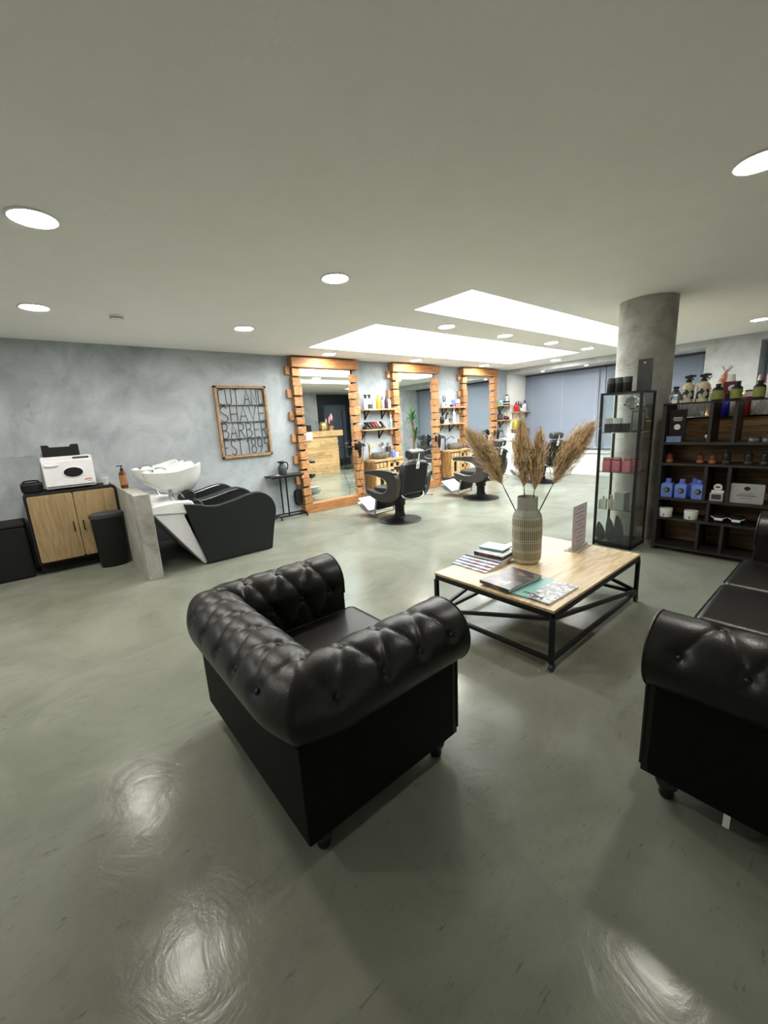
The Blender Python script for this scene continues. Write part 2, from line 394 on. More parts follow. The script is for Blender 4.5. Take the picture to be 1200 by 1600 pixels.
for (x0, x1, y0, y1), l in ((S1, 'long glowing white skylight panel nearest the mirror wall'), (S2, 'long glowing white skylight panel partly hidden by the concrete column')):
    t = thing('skylight', ((x0+x1)/2, (y0+y1)/2, H+.33), l, 'skylight')
    hx, hy = (x1-x0)/2-.002, (y1-y0)/2-.002
    MB().box(-hx, hx, -hy, hy, 0, .012).build('diffuser', 'sky_glow', t, smooth=False)
struct(MB().box(XL-.2, 10.2, YW, YW+.15, 0, H).build('wall_back', 'wall_plaster', smooth=False), 'grey plastered wall carrying the mirrors', 'wall')
struct(MB().box(XL-.15, XL, YN, YW, 0, H).build('wall_left', 'wall_plaster', smooth=False))
struct(MB().box(XL, 4.9, YN-.15, YN, 0, H).build('wall_front', 'white_plaster', smooth=False))
b = MB().box(4.9, 5.05, YN, -.2, 0, H).box(4.9, 10.2, -.35, -.2, 0, H)
struct(b.build('wall_reception', 'wall_plaster', smooth=False))
# window wall: lintel band, pier, recesses
b = MB().box(XR, 10.2, -.2, YW, 2.39, H)
struct(b.build('wall_right', 'pier_plaster', smooth=False), 'grey lintel above the window recess', 'wall')
struct(MB().box(XR, 10.2, 5.95, YW, 0, 2.39).build('trim_1', 'white_plaster', smooth=False), 'white window jamb beside the far shelves', 'wall')
struct(MB().box(XR, 10.2, 1.36, 2.08, 0, 2.39).build('trim_2', 'pier_plaster', smooth=False), 'pale grey plaster pier between two windows', 'pier')
struct(MB().box(10.12, 10.2, -.2, 5.95, 0, 2.39).build('trim_3', 'white_plaster', smooth=False))
# sill boxes with grooved cladding
def sill(name, y0, y1):
    s = MB().box(9.5, 10.12, y0, y1, .04, .50)
    s.box(9.46, 10.12, y0, y1, .50, .53); s.box(9.47, 9.5, y0, y1, 0, .05)
    for k in range(1, 7): s.box(9.495, 9.5, y0, y1, .05+k*.065-.052, .05+k*.065)
    struct(s.build(name, 'white_panel', smooth=False), None)
sill('trim_4', 2.08, 5.95); sill('trim_5', -.2, 1.36)
def window(name, y0, y1, mull):
    f = MB()
    for yy in (y0, y1-.06)+tuple(mull): f.box(9.99, 10.06, yy, yy+.06, .53, 2.39)
    f.box(9.99, 10.06, y0, y1, .53, .6); f.box(9.99, 10.06, y0, y1, 2.32, 2.39)
    o = struct(f.build(name, 'white_plastic', smooth=False))
    MB().box(10.02, 10.03, y0+.06, y1-.06, .6, 2.32).build('window_pane', 'window_glass', o, smooth=False)
window('window_1', 2.08, 5.95, (3.98, 5.0)); window('window_2', -.2, 1.36, (.5,))
def blind(y0, y1, label, wand=True):
    t = thing('venetian_blind', (9.87, (y0+y1)/2, .58), label, 'window blind'); hw = (y1-y0)/2
    MB().box(-.025, .025, -hw, hw, 1.765, 1.805).build('headrail', 'dark_grey', t, smooth=False)
    s = MB(); n = 46
    for k in range(n):
        z = .03+k*(1.735/(n-1)); a = R3(58)
        dx, dz = .024*math.cos(a), .024*math.sin(a)
        s._add([(-dx, -hw, z-dz), (-dx, hw, z-dz), (-.002, hw, z+.001), (-.002, -hw, z+.001), (dx, hw, z+dz), (dx, -hw, z+dz)], [(0, 1, 2, 3), (3, 2, 4, 5)])
    s.build('slats', 'blind_slat', t, smooth=False, fix=False)
    MB().box(-.014, .014, -hw, hw, -.01, .012).build('bottom_rail', 'blind_slat', t, smooth=False)
    c = MB()
    for f in (-.8, 0, .8): c.tube([(-.016, f*hw, 1.76), (-.016, f*hw, .01)], .0015, 5)
    c.build('ladder_cord', 'white_ink', t)
    if wand:
        MB().tube([(-.03, -hw+.12, 1.74), (-.035, -hw+.115, .04)], .006, 6).build('wand', 'dark_grey', t)
blind(3.99, 5.93, 'wide grey venetian blind behind the third barber chair')
blind(2.10, 3.97, 'grey venetian blind partly hidden by the concrete column')
blind(-.19, 1.35, 'grey venetian blind right of the plaster pier', False)
# column, half wall, access panels
t = MB().lathe([(.264, 0), (.264, H)], 64, 5.13, 1.69)
for k in range(7): t.lathe([(.2642, .03+k*.36), (.2668, .034+k*.36), (.2668, .038+k*.36), (.2642, .042+k*.36)], 64, 5.13, 1.69)
struct(t.build('trim_6', 'raw_concrete'), 'round raw concrete column beside the glass display cabinet', 'column')
struct(MB().box(.63, .765, 4.485, YW, 0, .865).build('trim_7', 'raw_concrete', bevel=.004), 'low concrete partition beside the white basins', 'partition')
b = MB()
for x0, x1, z0, z1 in ((-.62, -.06, .82, 1.26), (-.6, -.05, 2.11, 2.41)):
    b.box(x0, x1, YW-.004, YW, z0, z1); b.box(x1, x1+.008, YW-.007, YW, z0, z1+.008); b.box(x0, x1+.008, YW-.007, YW, z1, z1+.008)
struct(b.build('trim_8', 'wall_plaster', smooth=False))
# baseboards at the reception corner and dark entrance
t = MB().box(7.45, 8.75, -.2, -.16, 0, 2.45)
struct(t.build('door_1', 'door_dark', smooth=False), 'dark entrance door seen in the first mirror', 'door')
o = bpy.data.objects['door_1']
MB().box(7.65, 8.55, -.16, -.15, .25, 2.1).build('door_pane', 'window_glass', o, smooth=False)
MB().tube([(7.56, -.16, 1.0), (7.56, -.11, 1.0), (7.70, -.11, 1.0)], .009, 8).build('door_handle', 'brushed_steel', o)

# ------------------------------------------------------------------ downlights
def downlight(x, y, label, z=H, r=.098, group=None):
    t = thing('ceiling_downlight', (x, y, z), label, 'ceiling light', group=group)
    MB().lathe([(r, 0), (r+.012, 0), (r+.014, -.005), (r+.004, -.009), (r-.004, -.006), (r-.004, 0)], 40).build('trim_ring', 'lamp_trim', t)
    MB().lathe([(0, -.006), (r-.004, -.006), (r-.004, -.001), (0, -.001)], 40).build('diffuser', 'led_disc', t)
for x, y, l in ((.195, 2.84, 'largest round ceiling downlight at the left edge of the photo'),
                (.20, 4.62, 'round ceiling downlight nearest the storage cabinet'),
                (1.96, 2.79, 'round ceiling downlight left of the skylights, over the open floor'),
                (1.97, 4.60, 'round ceiling downlight in front of the metal letter sign'),
                (2.80, .50, 'round ceiling downlight cut by the right edge of the photo, nearest the camera'),
                (3.74, 5.64, 'round ceiling downlight just above the first mirror'),
                (5.64, 5.64, 'round ceiling downlight just above the second mirror'),
                (7.73, 5.65, 'round ceiling downlight just above the third mirror'),
                (4.03, 3.49, 'first and largest of the four downlights between the skylights'),
                (5.25, 3.49, 'second of the four downlights between the skylights, from the left'),
                (6.52, 3.49, 'third of the four downlights between the skylights, from the left'),
                (7.78, 3.49, 'farthest of the four downlights between the skylights'),
                (8.70, 4.55, 'round ceiling downlight beyond the far end of the skylights'),
                (7.80, 1.20, 'round ceiling downlight above the bottles, right of the column')):
    downlight(x, y, l)
for x, y in ((-1.6, 2.84), (-1.6, 4.62)):
    downlight(x, y, 'round ceiling downlight outside the photographed view', group='downlights outside the view')
downlight(9.36, 5.2, 'small recessed spot in the window soffit, left', 2.39, .04)
downlight(9.36, 4.2, 'small recessed spot in the window soffit, right', 2.39, .04)
t = thing('smoke_detector', (.78, 4.62, H), 'small white smoke detector on the ceiling above the low partition', 'smoke detector')
MB().lathe([(0, -.035), (.03, -.035), (.05, -.028), (.055, -.018), (.06, -.018), (.06, 0), (0, 0)], 32).build('housing', 'lamp_trim', t)
MB().lathe([(.052, -.027), (.0535, -.027), (.0535, -.02), (.052, -.02)], 32).build('vent_ring', 'dark_grey', t)
# ------------------------------------------------------------------ chesterfield seats
import numpy as np
def chesterfield(t, hw, cushions, zs=1.0, leather='black_leather'):
    """tufted low-back seat facing local +x; hw = half distance between the arm roll centres"""
    r, fx, bx, n0 = .13, .36, -.30, .13
    iy, ix = hw-n0, bx+n0
    # path of the inner line with outward normals, and running length at the roll centre
    P = []; L = 0
    na = 60
    for k in range(na): P.append((fx-(fx-ix)*k/na, -iy, 0, -1, 1, (fx-ix)*k/na))
    L = fx-ix; nc = 22; arc = .24
    def corner(cx, cy, a0, L):
        for k in range(nc):
            a = a0-PI/2*k/nc; d = abs(PI/4-PI/2*k/nc)
            s_ = (1/max(abs(math.cos(a)), abs(math.sin(a))))**.45
            P.append((cx, cy, math.cos(a), math.sin(a), s_, L+arc*k/nc))
    corner(ix, -iy, -PI/2, L); L += arc
    nb = max(60, int(2*iy/.011))
    for k in range(nb): P.append((ix, -iy+2*iy*k/nb, -1, 0, 1, L+2*iy*k/nb))
    L += 2*iy
    corner(ix, iy, PI, L); L += arc
    for k in range(na+1): P.append((ix+(fx-ix)*k/na, iy, 0, 1, 1, L+(fx-ix)*k/na))
    L += fx-ix
    prof = [(-n0, .30+.27*k/26, -1, 0, .27*k/26) for k in range(26)]
    for k in range(59):
        a = R3(180-242*k/58); prof.append((r*math.cos(a), .57+r*math.sin(a), math.cos(a), math.sin(a), .27+r*R3(242*k/58)))
    A = np.array(P); B = np.array(prof)
    U = A[:, 5][:, None]; V = B[:, 4][None, :]
    rows = [.10, .25, .27+r*R3(78), .27+r*R3(158)]
    step = .168; nbt = int(round(L/step)); step = L/nbt
    btn = []
    for i, v in enumerate(rows):
        for k in range(nbt+1):
            u = (k+(.5 if i % 2 else 0))*step
            if .03 < u < L-.03 and not (i % 2 and k == nbt): btn.append((u, v, i))
    D = np.zeros((len(P), len(prof)))
    seg = []
    for a in btn:
        for b_ in btn:
            if b_[2] == a[2]+1 and abs(b_[0]-a[0]) < step*.6: seg.append((a, b_))
    near = np.full(D.shape, 9.0)
    for a, b_ in seg:
        ax, ay, dx, dy = a[0], a[1], b_[0]-a[0], b_[1]-a[1]
        tt = np.clip(((U-ax)*dx+(V-ay)*dy)/(dx*dx+dy*dy), 0, 1)
        near = np.minimum(near, np.hypot(U-ax-tt*dx, V-ay-tt*dy))
    D -= .005*np.exp(-(near/.007)**2)+.0045*np.exp(-(near/.03)**2)
    nb_ = np.full(D.shape, 9.0)
    for u, v, i in btn: nb_ = np.minimum(nb_, np.hypot(U-u, V-v))
    D -= .012*np.exp(-(nb_/.022)**2)
    D += .004
    fade = np.clip((B[:, 4][-1]-V)/.05, 0, 1); D *= fade
    off = (B[:, 0][None, :]+n0)*A[:, 4][:, None]
    nx = A[:, 2][:, None]; ny = A[:, 3][:, None]
    X = A[:, 0][:, None]+nx*(off+D*B[:, 2][None, :]); Y = A[:, 1][:, None]+ny*(off+D*B[:, 2][None, :])
    Z = (B[:, 1][None, :]+D*B[:, 3][None, :])*zs
    m_ = MB(); nv = len(prof)
    vs = np.stack([X, Y, Z], -1).reshape(-1, 3).tolist()
    m_._add(vs, [(i*nv+j, (i+1)*nv+j, (i+1)*nv+j+1, i*nv+j+1) for i in range(len(P)-1) for j in range(nv-1)])
    m_.build('tufted_roll', leather, t, ang=180, fix=False).data.flip_normals()
    # buttons
    def at(u, v, out):
        i = int(np.argmin(abs(A[:, 5]-u))); j = int(np.argmin(abs(B[:, 4]-v)))
        nrm = Vector((A[i, 2]*B[j, 2], A[i, 3]*B[j, 2], B[j, 3])).normalized()
        return Vector((X[i, j], Y[i, j], Z[i, j]))+nrm*out, nrm
    first = None
    for u, v, i in btn:
        p, nrm = at(u, v, .001); q = nrm.to_track_quat('Z', 'Y')
        if first is None:
            first = MB().lathe([(.0, -.004), (.0115, -.003), (.0125, .002), (.009, .006), (0, .0075)], 14).build('button', leather, t, ang=180); o = first
        else:
            o = first.copy(); COL.objects.link(o); o.parent = t
        o.rotation_euler = q.to_euler(); o.location = p
    # arm scroll fronts with piping
    sc_ = [(p[0], p[1]*zs) for p in prof]
    for sg in (-1, 1):
        pl = [(-n0+.002, .10)]+sc_+[(.058, .10)]
        MB().prism([(sg*(hw+p[0]), p[1]) for p in pl], fx-.02, fx+.006, 'yz').build('arm_front', leather, t, bevel=.003)
        MB().tube([(fx+.006, sg*(hw+p[0]), p[1]) for p in sc_[20:]]+[(fx+.006, sg*(hw+.058), .13)], .006, 6).build('piping', leather, t)
    b_ = MB()
    a_ = hw+.06
    b_.prism([(bx-.06, -a_), (fx-.014, -a_), (fx-.014, -iy), (ix, -iy), (ix, iy), (fx-.014, iy), (fx-.014, a_), (bx-.06, a_)], .10, .47*zs, 'xy')
    b_.build('frame_panel', 'black_leather_dull', t, bevel=.006)
    MB().box(ix+.001, fx-.02, -iy+.001, iy-.001, .10, .293).build('front_rail', leather, t, bevel=.006)
    wd = 2*iy/cushions
    for k in range(cushions):
        y0 = -iy+k*wd+.004; y1 = y0+wd-.008
        def top(u, v, y0=y0, y1=y1): return None
        o = MB().prism(rrect(y0, y1, .295, .425, .035, 4), ix+.012, fx+.05, 'yz').build('seat_cushion', leather, t, bevel=.03, segs=4)
        g = MB()
        for zz in (.322, .412): g.tube([(ix+.06, y0, zz), (fx+.03, y0, zz), (fx+.047, y0+.02, zz), (fx+.05, y0+.04, zz), (fx+.05, y1-.04, zz), (fx+.047, y1-.02, zz), (fx+.03, y1, zz), (ix+.06, y1, zz)], .004, 6)
        g.build('piping', leather, o)
    for x in (bx+.02, fx-.07):
        for y in (-hw+.0, hw-.0):
            MB().lathe([(.022, 0), (.026, .012), (.022, .026), (.034, .045), (.04, .062), (.034, .076), (.026, .082), (.044, .092), (.05, .102)], 20, x, y).build('leg', 'black_plastic', t)
t = thing('chesterfield_armchair', (.80, 1.49, 0), 'black tufted leather armchair with rolled arms in the middle of the floor', 'armchair')
chesterfield(t, .435, 1)
t = thing('chesterfield_sofa', (2.56, .04, 0), 'long black tufted leather sofa cut by the right edge of the photo', 'sofa', PI/2)
chesterfield(t, .99, 3, 1.02)
MB().box(.10, .118, 1.05, 1.053, .055, .104).build('care_tag', 'white_paper', t, smooth=False)

# ------------------------------------------------------------------ coffee table and what stands on it
t = thing('coffee_table', (2.61, 1.43, 0), 'low wooden-topped coffee table with black diagonal steel frame', 'coffee table')
hx, hy, tz = .64, .44, .375
MB().box(-hx+.004, hx-.004, -hy+.004, hy-.004, tz-.018, tz).build('tabletop', 'table_wood', t, bevel=.003)
f = MB(); cs = [(-hx, -hy), (hx, -hy), (hx, hy), (-hx, hy)]; w_ = .026; i_ = w_/2
cc = [(x-math.copysign(i_, x), y-math.copysign(i_, y)) for x, y in cs]
for (a, b_) in zip(cc, cc[1:]+cc[:1]):
    f.bar((a[0], a[1], tz-.034), (b_[0], b_[1], tz-.034), w_); 
f.build('top_frame', 'black_metal', t, bevel=.002)
for x, y in cc: MB().box(x-i_, x+i_, y-i_, y+i_, .06, tz-.047).build('leg', 'black_metal', t, bevel=.002)
for a, b_ in zip(cc, cc[1:]+cc[:1]):
    MB().bar((a[0], a[1], .073), (b_[0], b_[1], .073), w_-.002).build('bottom_rail', 'black_metal', t, bevel=.002)
A_, B_, C_, D_ = cc[0], cc[3], cc[2], cc[1]
for a, b_ in ((A_, B_), (A_, D_), (C_, B_), (C_, D_)):
    MB().bar((a[0], a[1], tz-.05), (b_[0], b_[1], .085), .022).build('diagonal_brace', 'black_metal', t, bevel=.002)
def caster(t, x, y, r=.024, top=.06, wheel='dark_grey', nm='caster'):
    c_ = MB().lathe([(.018, top-.004), (.018, top)], 14, x, y).bar((x, y, top), (x+.008, y, r), .012).build(nm, 'black_metal', t)
    MB().cyl((x+.008, y-.011, r), (x+.008, y+.011, r), r, 16).build('wheel', wheel, c_)
for x, y in cc: caster(t, x, y)
t = thing('ceramic_vase', (2.58, 1.52, tz), 'grey-green ribbed ceramic vase holding pampas on the coffee table', 'vase')
MB().lathe([(0, .004), (.076, .0), (.085, .006), (.087, .014), (.094, .022), (.100, .035), (.103, .07), (.104, .2), (.103, .31), (.098, .345), (.088, .368), (.072, .388), (.069, .395), (.069, .478), (.067, .482), (.063, .478), (.062, .39), (.08, .36), (.09, .33), (.09, .05), (0, .03)], 96).build('vase_body', 'vase_glaze', t, ang=50)
def pampas(tip, base, label, width, n=1300, seed=1, bend=.05):
    rnd = random.Random(seed); B0 = Vector(base); T0 = Vector(tip)
    t = thing('pampas_stem', B0, label, 'dried grass')
    d = T0-B0; mid = d*.5+Vector((0, 0, bend))
    path = spline([Vector((0, 0, 0)), d*.28+Vector((0, 0, bend*.5)), mid+d*.1, d*.8+Vector((0, 0, bend*.7)), d], 10)
    MB().tube(path[:32], [.0042]*12+[.003]*20, 6).build('stem', 'stem_dark', t)
    m_ = MB(); N = len(path)
    for _ in range(n):
        f_ = rnd.random()**.8
        fi = (.33+.64*f_)*(N-1); i = int(fi); p = path[i].lerp(path[min(i+1, N-1)], fi-i); ax = (path[min(i+1, N-1)]-path[i-1]).normalized()
        a = ax.orthogonal().normalized(); b_ = ax.cross(a); th = rnd.random()*2*PI
        rad = a*math.cos(th)+b_*math.sin(th)
        env = width*(math.sin(PI*min(1, .12+.9*f_))**.7)*(1-.35*f_)
        ln = .04+.06*rnd.random()
        if rnd.random() < .14: env *= 1.5; ln *= 1.6
        q0 = p+rad*env*.25*rnd.random(); q1 = p+rad*env*(.5+.75*rnd.random()**1.5)+ax*ln*.6; q2 = q1+ax*ln*(.5 if f_ < .9 else .1)+rad*env*.15*rnd.uniform(-1, 1)+Vector((0, 0, -.008*rnd.random()))
        sd = ax.cross(rad).normalized()*(.0022+.0016*rnd.random())
        m_._add([q0-sd*.5, q0+sd*.5, q1+sd, q1-sd, q2], [(0, 1, 2, 3), (3, 2, 4)])
    m_.build('plume', 'pampas', t, smooth=False, fix=False)
pz = tz+.30
pampas((2.378, 1.842, 1.29), (2.555, 1.555, pz), 'pampas plume leaning left out of the ribbed vase', .085, n=2400, seed=1)
pampas((2.55, 1.56, 1.33), (2.575, 1.53, pz), 'tallest upright pampas plume in the ribbed vase', .075, n=2400, seed=2, bend=0)
pampas((2.63, 1.47, 1.25), (2.60, 1.50, pz), 'shorter upright pampas plume in the ribbed vase', .06, n=1500, seed=4, bend=0)
pampas((2.77, 1.22, 1.29), (2.61, 1.485, pz), 'pampas plume leaning right out of the ribbed vase', .085, n=2400, seed=3)
def letters(txt, size, mt, parent, loc, rot, name='lettering', depth=.0006, align='CENTER'):
    cu = bpy.data.curves.new('lettering', 'FONT'); cu.body = txt; cu.size = size; cu.extrude = depth; cu.align_x = align; cu.align_y = 'CENTER'
    tmp = bpy.data.objects.new('tmp', cu); COL.objects.link(tmp)
    me = bpy.data.meshes.new_from_object(tmp.evaluated_get(bpy.context.evaluated_depsgraph_get()))
    bpy.data.objects.remove(tmp); bpy.data.curves.remove(cu)
    me.materials.clear(); me.materials.append(MATS[mt])
    o = bpy.data.objects.new(name, me); COL.objects.link(o); o.parent = parent; o.location = loc; o.rotation_euler = rot
    return o
def book(nm, cx, cy, z, w_, d_, h, rz, cover, label, cat, hard=False, group=None):
    """lying book or magazine: w_ along its own x, d_ along y"""
    t = thing(nm, (cx, cy, z), label, cat, rz, group)
    e = .003 if hard else .0008; o_ = .003 if hard else 0
    MB().box(-w_/2+o_, w_/2-o_, -d_/2+o_, d_/2-o_*.2, e, h-e).build('pages', 'white_paper', t, smooth=False)
    c_ = MB().box(-w_/2, w_/2, -d_/2, d_/2, 0, e).box(-w_/2, w_/2, -d_/2, d_/2, h-e, h)
    c_.box(-w_/2-.001, -w_/2+.0015, -d_/2, d_/2, 0, h)
    c_.build('cover', cover, t, smooth=False)
    return t
# right-hand group
book('magazine', 2.19, 1.115, tz, .34, .145, .010, R3(-1), 'photo_grey', 'black-and-white magazine at the table corner, nearest the camera', 'magazine')
letters('EM', .05, 'black_ink', bpy.data.objects['magazine'], (-.13, .02, .0103), (0, 0, -PI/2))
book('magazine', 2.19, 1.235, tz+.0005, .35, .13, .009, R3(2), 'teal_cover', 'teal-green magazine half under the dark hardcover', 'magazine')
o = [x for x in bpy.data.objects if x.get('label', '').startswith('teal-green')][0]
letters('PR', .045, 'black_ink', o, (-.12, -.02, .0093), (0, 0, -PI/2))
letters('E', .05, 'white_ink', o, (.12, .01, .0093), (0, 0, -PI/2))
t = book('hardcover_book', 2.17, 1.385, tz+.011, .335, .225, .022, R3(-4), 'photo_dark', 'dark grey hardcover book on the teal magazine', 'book', True)
t.location.z = tz+.0105
for k in range(3): MB().box(-.12, -.06-.02*k, -.05+.028*k, -.035+.028*k, .0222, .0226).build('title_block', 'silver_box', t, smooth=False)
# left-hand fan of magazines
fan = [(2.300, 0, 'photo_blue', 'lowest magazine of the fanned stack, white with a blue and red picture'),
       (2.335, 1, 'photo_red', 'second magazine from the bottom of the fanned stack'),
       (2.375, 2, 'photo_blue', 'third magazine from the bottom of the fanned stack'),
       (2.415, 3, 'photo_red', 'fourth magazine from the bottom of the fanned stack, red edged'),
       (2.455, 4, 'slate_cover', 'fifth magazine from the bottom of the fanned stack, dark edged')]
for x, k, m_, l in fan:
    book('magazine', x-.0, 1.74, tz+.0075*k+.0002, .225, .30, .007, R3(-1+1.2*k), m_, l, 'magazine', group='magazines fanned on the coffee table')
book('hardcover_book', 2.50, 1.735, tz+.0385, .20, .235, .018, R3(4), 'photo_dark', 'dark hardcover lying on the fanned magazines', 'book', True)
book('booklet', 2.565, 1.775, tz+.0575, .15, .20, .012, R3(8), 'mint_cover', 'mint-blue booklet on top of the fanned stack', 'booklet')
# table sign
t = thing('table_sign', (3.115, 1.39, tz), 'clear acrylic table sign with a printed price sheet', 'sign', R3(-4))
MB().box(-.055, .055, -.14, .14, 0, .006).build('base', 'acrylic', t, bevel=.002)
MB().box(.012, .022, -.13, .13, .006, .025).box(-.022, -.012, -.13, .13, .006, .02).build('holder_lip', 'acrylic', t, bevel=.002)
MB().box(-.003, .003, -.125, .125, .006, .35).build('sheet', 'paper', t, smooth=False)
tx = MB()
for k, wv in enumerate((.055, .10, .06, .08, .045, .09, .04, .06, .05)): tx.box(-.0036, -.003, -wv, wv, .315-k*.032, .320-k*.032)
tx.build('print_line', 'grey_ink', t, smooth=False)
t.rotation_euler = (0, 0, PI/2+R3(3))

# ------------------------------------------------------------------ left zone: cabinet, partition, towel warmer
t = thing('storage_cabinet', (.215, 5.80, 0), 'low black cabinet with two oak doors against the left wall', 'cabinet')
P = rrect(-.41, .41, .12, .89, .03)
Q = rrect(-.385, .385, .145, .865, .025)
MB().prism(P, -.21, .24, 'xz').build('carcass', 'black_matt', t, bevel=.002)
for s_ in (-1, 1):
    x0, x1 = (-.385, -.003) if s_ < 0 else (.003, .385)
    d = MB().prism(rrect(x0, x1, .145, .862, .02), -.232, -.205, 'xz').build('door', 'oak_door', t, bevel=.002)
    MB().tube([(s_*.045, -.232, .44), (s_*.045, -.255, .445), (s_*.045, -.255, .535), (s_*.045, -.232, .54)], .006, 8).build('handle', 'black_metal', d)
MB().box(-.40, .40, -.12, .22, 0, .12).build('plinth', 'black_matt', t, smooth=False)
t = thing('towel_warmer', (.235, 5.82, .89), 'white towel warmer with an oval window on the oak cabinet', 'towel warmer')
MB().prism(rrect(-.225, .225, .02, .36, .012), -.16, .16, 'xz').build('housing', 'white_plastic', t, bevel=.004)
d = MB().prism(rrect(-.222, .222, .045, .315, .012), -.185, -.162, 'xz').build('door', 'white_plastic', t, bevel=.005)
E_ = lambda a, b_, cx, cz, n=36: [(cx+a*math.cos(2*PI*k/n), cz+b_*math.sin(2*PI*k/n)) for k in range(n)]
MB().prism(E_(.098, .062, .035, .185), -.190, -.184, 'xz').build('window_ring', 'cool_white', d, bevel=.002)
MB().prism(E_(.086, .052, .035, .185), -.193, -.189, 'xz').build('oval_window', 'black_plastic', d)
MB().prism(E_(.062, .019, -.145, .275), -.200, -.184, 'xz').build('handle', 'white_ceramic', d, bevel=.005)
lg = MB()
for k in range(6): lg.box(.125+k*.011, .133+k*.011, -.1858, -.185, .088, .104)
lg.box(.145, .19, -.1858, -.185, .072, .077)
lg.build('red_print', 'red_ink', d, smooth=False)
MB().prism(rrect(.05, .20, .328, .348, .008), -.163, -.159, 'xz').build('control_panel', 'dark_grey', t)
ft = MB()
for x in (-.18, .18): ft.lathe([(.02, 0), (.02, .022)], 14, x, -.12).lathe([(.02, 0), (.02, .022)], 14, x, .12)
ft.build('foot', 'black_plastic', t)
t = thing('plastic_tray', (.205, 5.84, 1.25), 'black plastic tray with notched rim on the towel warmer', 'tray')
b_ = MB()
b_.box(-.15, .15, -.1, .1, 0, .01)
b_.prism([(-.15, .0), (.15, .0), (.16, .125), (.105, .125), (.09, .1), (-.09, .1), (-.105, .125), (-.16, .125)], -.112, -.1, 'xz')
b_.prism([(-.15, .0), (.15, .0), (.16, .125), (.105, .125), (.09, .1), (-.09, .1), (-.105, .125), (-.16, .125)], .1, .112, 'xz')
for s_ in (-1, 1): b_.prism([(-.112, 0), (.112, 0), (.112, .125), (-.112, .125)], min(s_*.15, s_*.162), max(s_*.15, s_*.162), 'yz')
b_.build('tray_shell', 'black_plastic', t, bevel=.004)
t = thing('round_bag', (-.105, 5.74, .89), 'round black zipped bag on the left end of the oak cabinet', 'bag')
MB().lathe([(0, 0), (.075, 0), (.09, .012), (.094, .06), (.09, .10), (.08, .108), (0, .112)], 32).build('body', 'fabric_black', t)
MB().lathe([(.093, .085), (.097, .088), (.097, .094), (.093, .097)], 32).build('zip', 'dark_grey', t)
MB().tube(spline([(-.07, 0, .105), (-.05, -.02, .125), (0, -.03, .13), (.05, -.02, .125), (.07, 0, .105)]), .008, 8).build('strap', 'fabric_black', t)
t = thing('paper_cup', (.555, 5.74, .89), 'small white cup right of the towel warmer', 'cup')
MB().lathe([(0, .004), (.026, 0), (.034, .075), (.036, .078), (.032, .076), (.025, .008), (0, .008)], 24).build('cup_body', 'white_paper', t)
t = thing('pedal_bin', (.465, 5.42, 0), 'tall black waste bin in front of the oak cabinet', 'waste bin')
Ms = Matrix.Diagonal((1.32, .8, 1, 1))
MB().lathe([(.10, 0), (.105, .01), (.118, .56)], 40, M=Ms).build('body', 'black_plastic', t)
MB().lathe([(.122, .56), (.125, .575), (.124, .60), (.10, .618), (0, .628)], 40, M=Ms).build('lid', 'dark_grey', t)
t = thing('storage_crate', (-.68, 5.83, 0), 'black crate on the floor left of the oak cabinet', 'crate')
MB().box(-.44, .44, -.19, .2, 0, .56).build('body', 'fabric_black', t, bevel=.02)
MB().box(-.445, .445, -.195, .205, .56, .60).build('lid', 'black_matt', t, bevel=.012)

def bottle(nm, loc, label, r, h, body, cap, kind='pump', band=None, group=None, rz=0, square=False, band_z=(.2, .75)):
    """kind: pump, spray, cap, tub; h = height of the body without its top; band = label material"""
    t = thing(nm, loc, label, 'bottle' if kind != 'tub' else 'tub', rz, group); n = 4 if square else 20
    M_ = Matrix.Rotation(PI/4, 4, 'Z') if square else None; rr = r*1.35 if square else r
    if kind == 'tub':
        MB().lathe([(0, 0), (r*.96, 0), (r, .004), (r, h*.62), (0, h*.62)], 28).build('tub_body', body, t)
        MB().lathe([(0, h*.62), (r*1.04, h*.62), (r*1.04, h*.97), (r, h), (0, h)], 28).build('lid', cap, t)
    else:
        MB().lathe([(0, 0), (rr*.92, 0), (rr, .006), (rr, h*.78), (rr*.9, h*.86), (r*.42, h*.97), (r*.4, h)], n, M=M_).build('bottle_body', body, t, bevel=.004 if square else 0, ang=35)
        if kind == 'cap': MB().lathe([(r*.46, h*.985), (r*.46, h*1.18), (0, h*1.18)], 18).build('cap', cap, t)
        if kind == 'pump':
            MB().lathe([(r*.46, h*.985), (r*.46, h*1.09), (r*.16, h*1.1), (r*.16, h*1.24), (0, h*1.24)], 16).build('pump_collar', cap, t)
            MB().bar((r*.35, 0, h*1.25), (-r*1.15, 0, h*1.235), r*.42, h*.05).build('pump_spout', cap, t, bevel=.002)
        if kind == 'spray':
            MB().lathe([(r*.48, h*.985), (r*.48, h*1.1), (r*.3, h*1.14), (r*.3, h*1.18)], 16).build('spray_collar', cap, t)
            MB().prism([(-r*1.15, h*1.24), (-r*1.1, h*1.32), (-r*.2, h*1.36), (r*.75, h*1.3), (r*.7, h*1.2), (r*.1, h*1.16), (-r*.3, h*1.16), (-r*.75, h*1.08), (-r*.85, h*1.1), (-r*.5, h*1.22)], -r*.26, r*.26, 'xz').build('spray_head', cap, t, bevel=.002)
    if band:
        z0, z1 = h*band_z[0], h*band_z[1]; e = rr+.0008
        if kind == 'tub': MB().lathe([(r+.0006, h*.1), (r+.0006, h*.5)], 28).build('label_band', band, t)
        else: MB().lathe([(e, z0), (e, z1)], n, M=M_).build('label_band', band, t)
    return t
bottle('soap_bottle', (.675, 5.28, .865), 'amber pump bottle standing on the concrete partition', .037, .20, 'amber_glass', 'black_plastic', 'pump', 'amber_label')
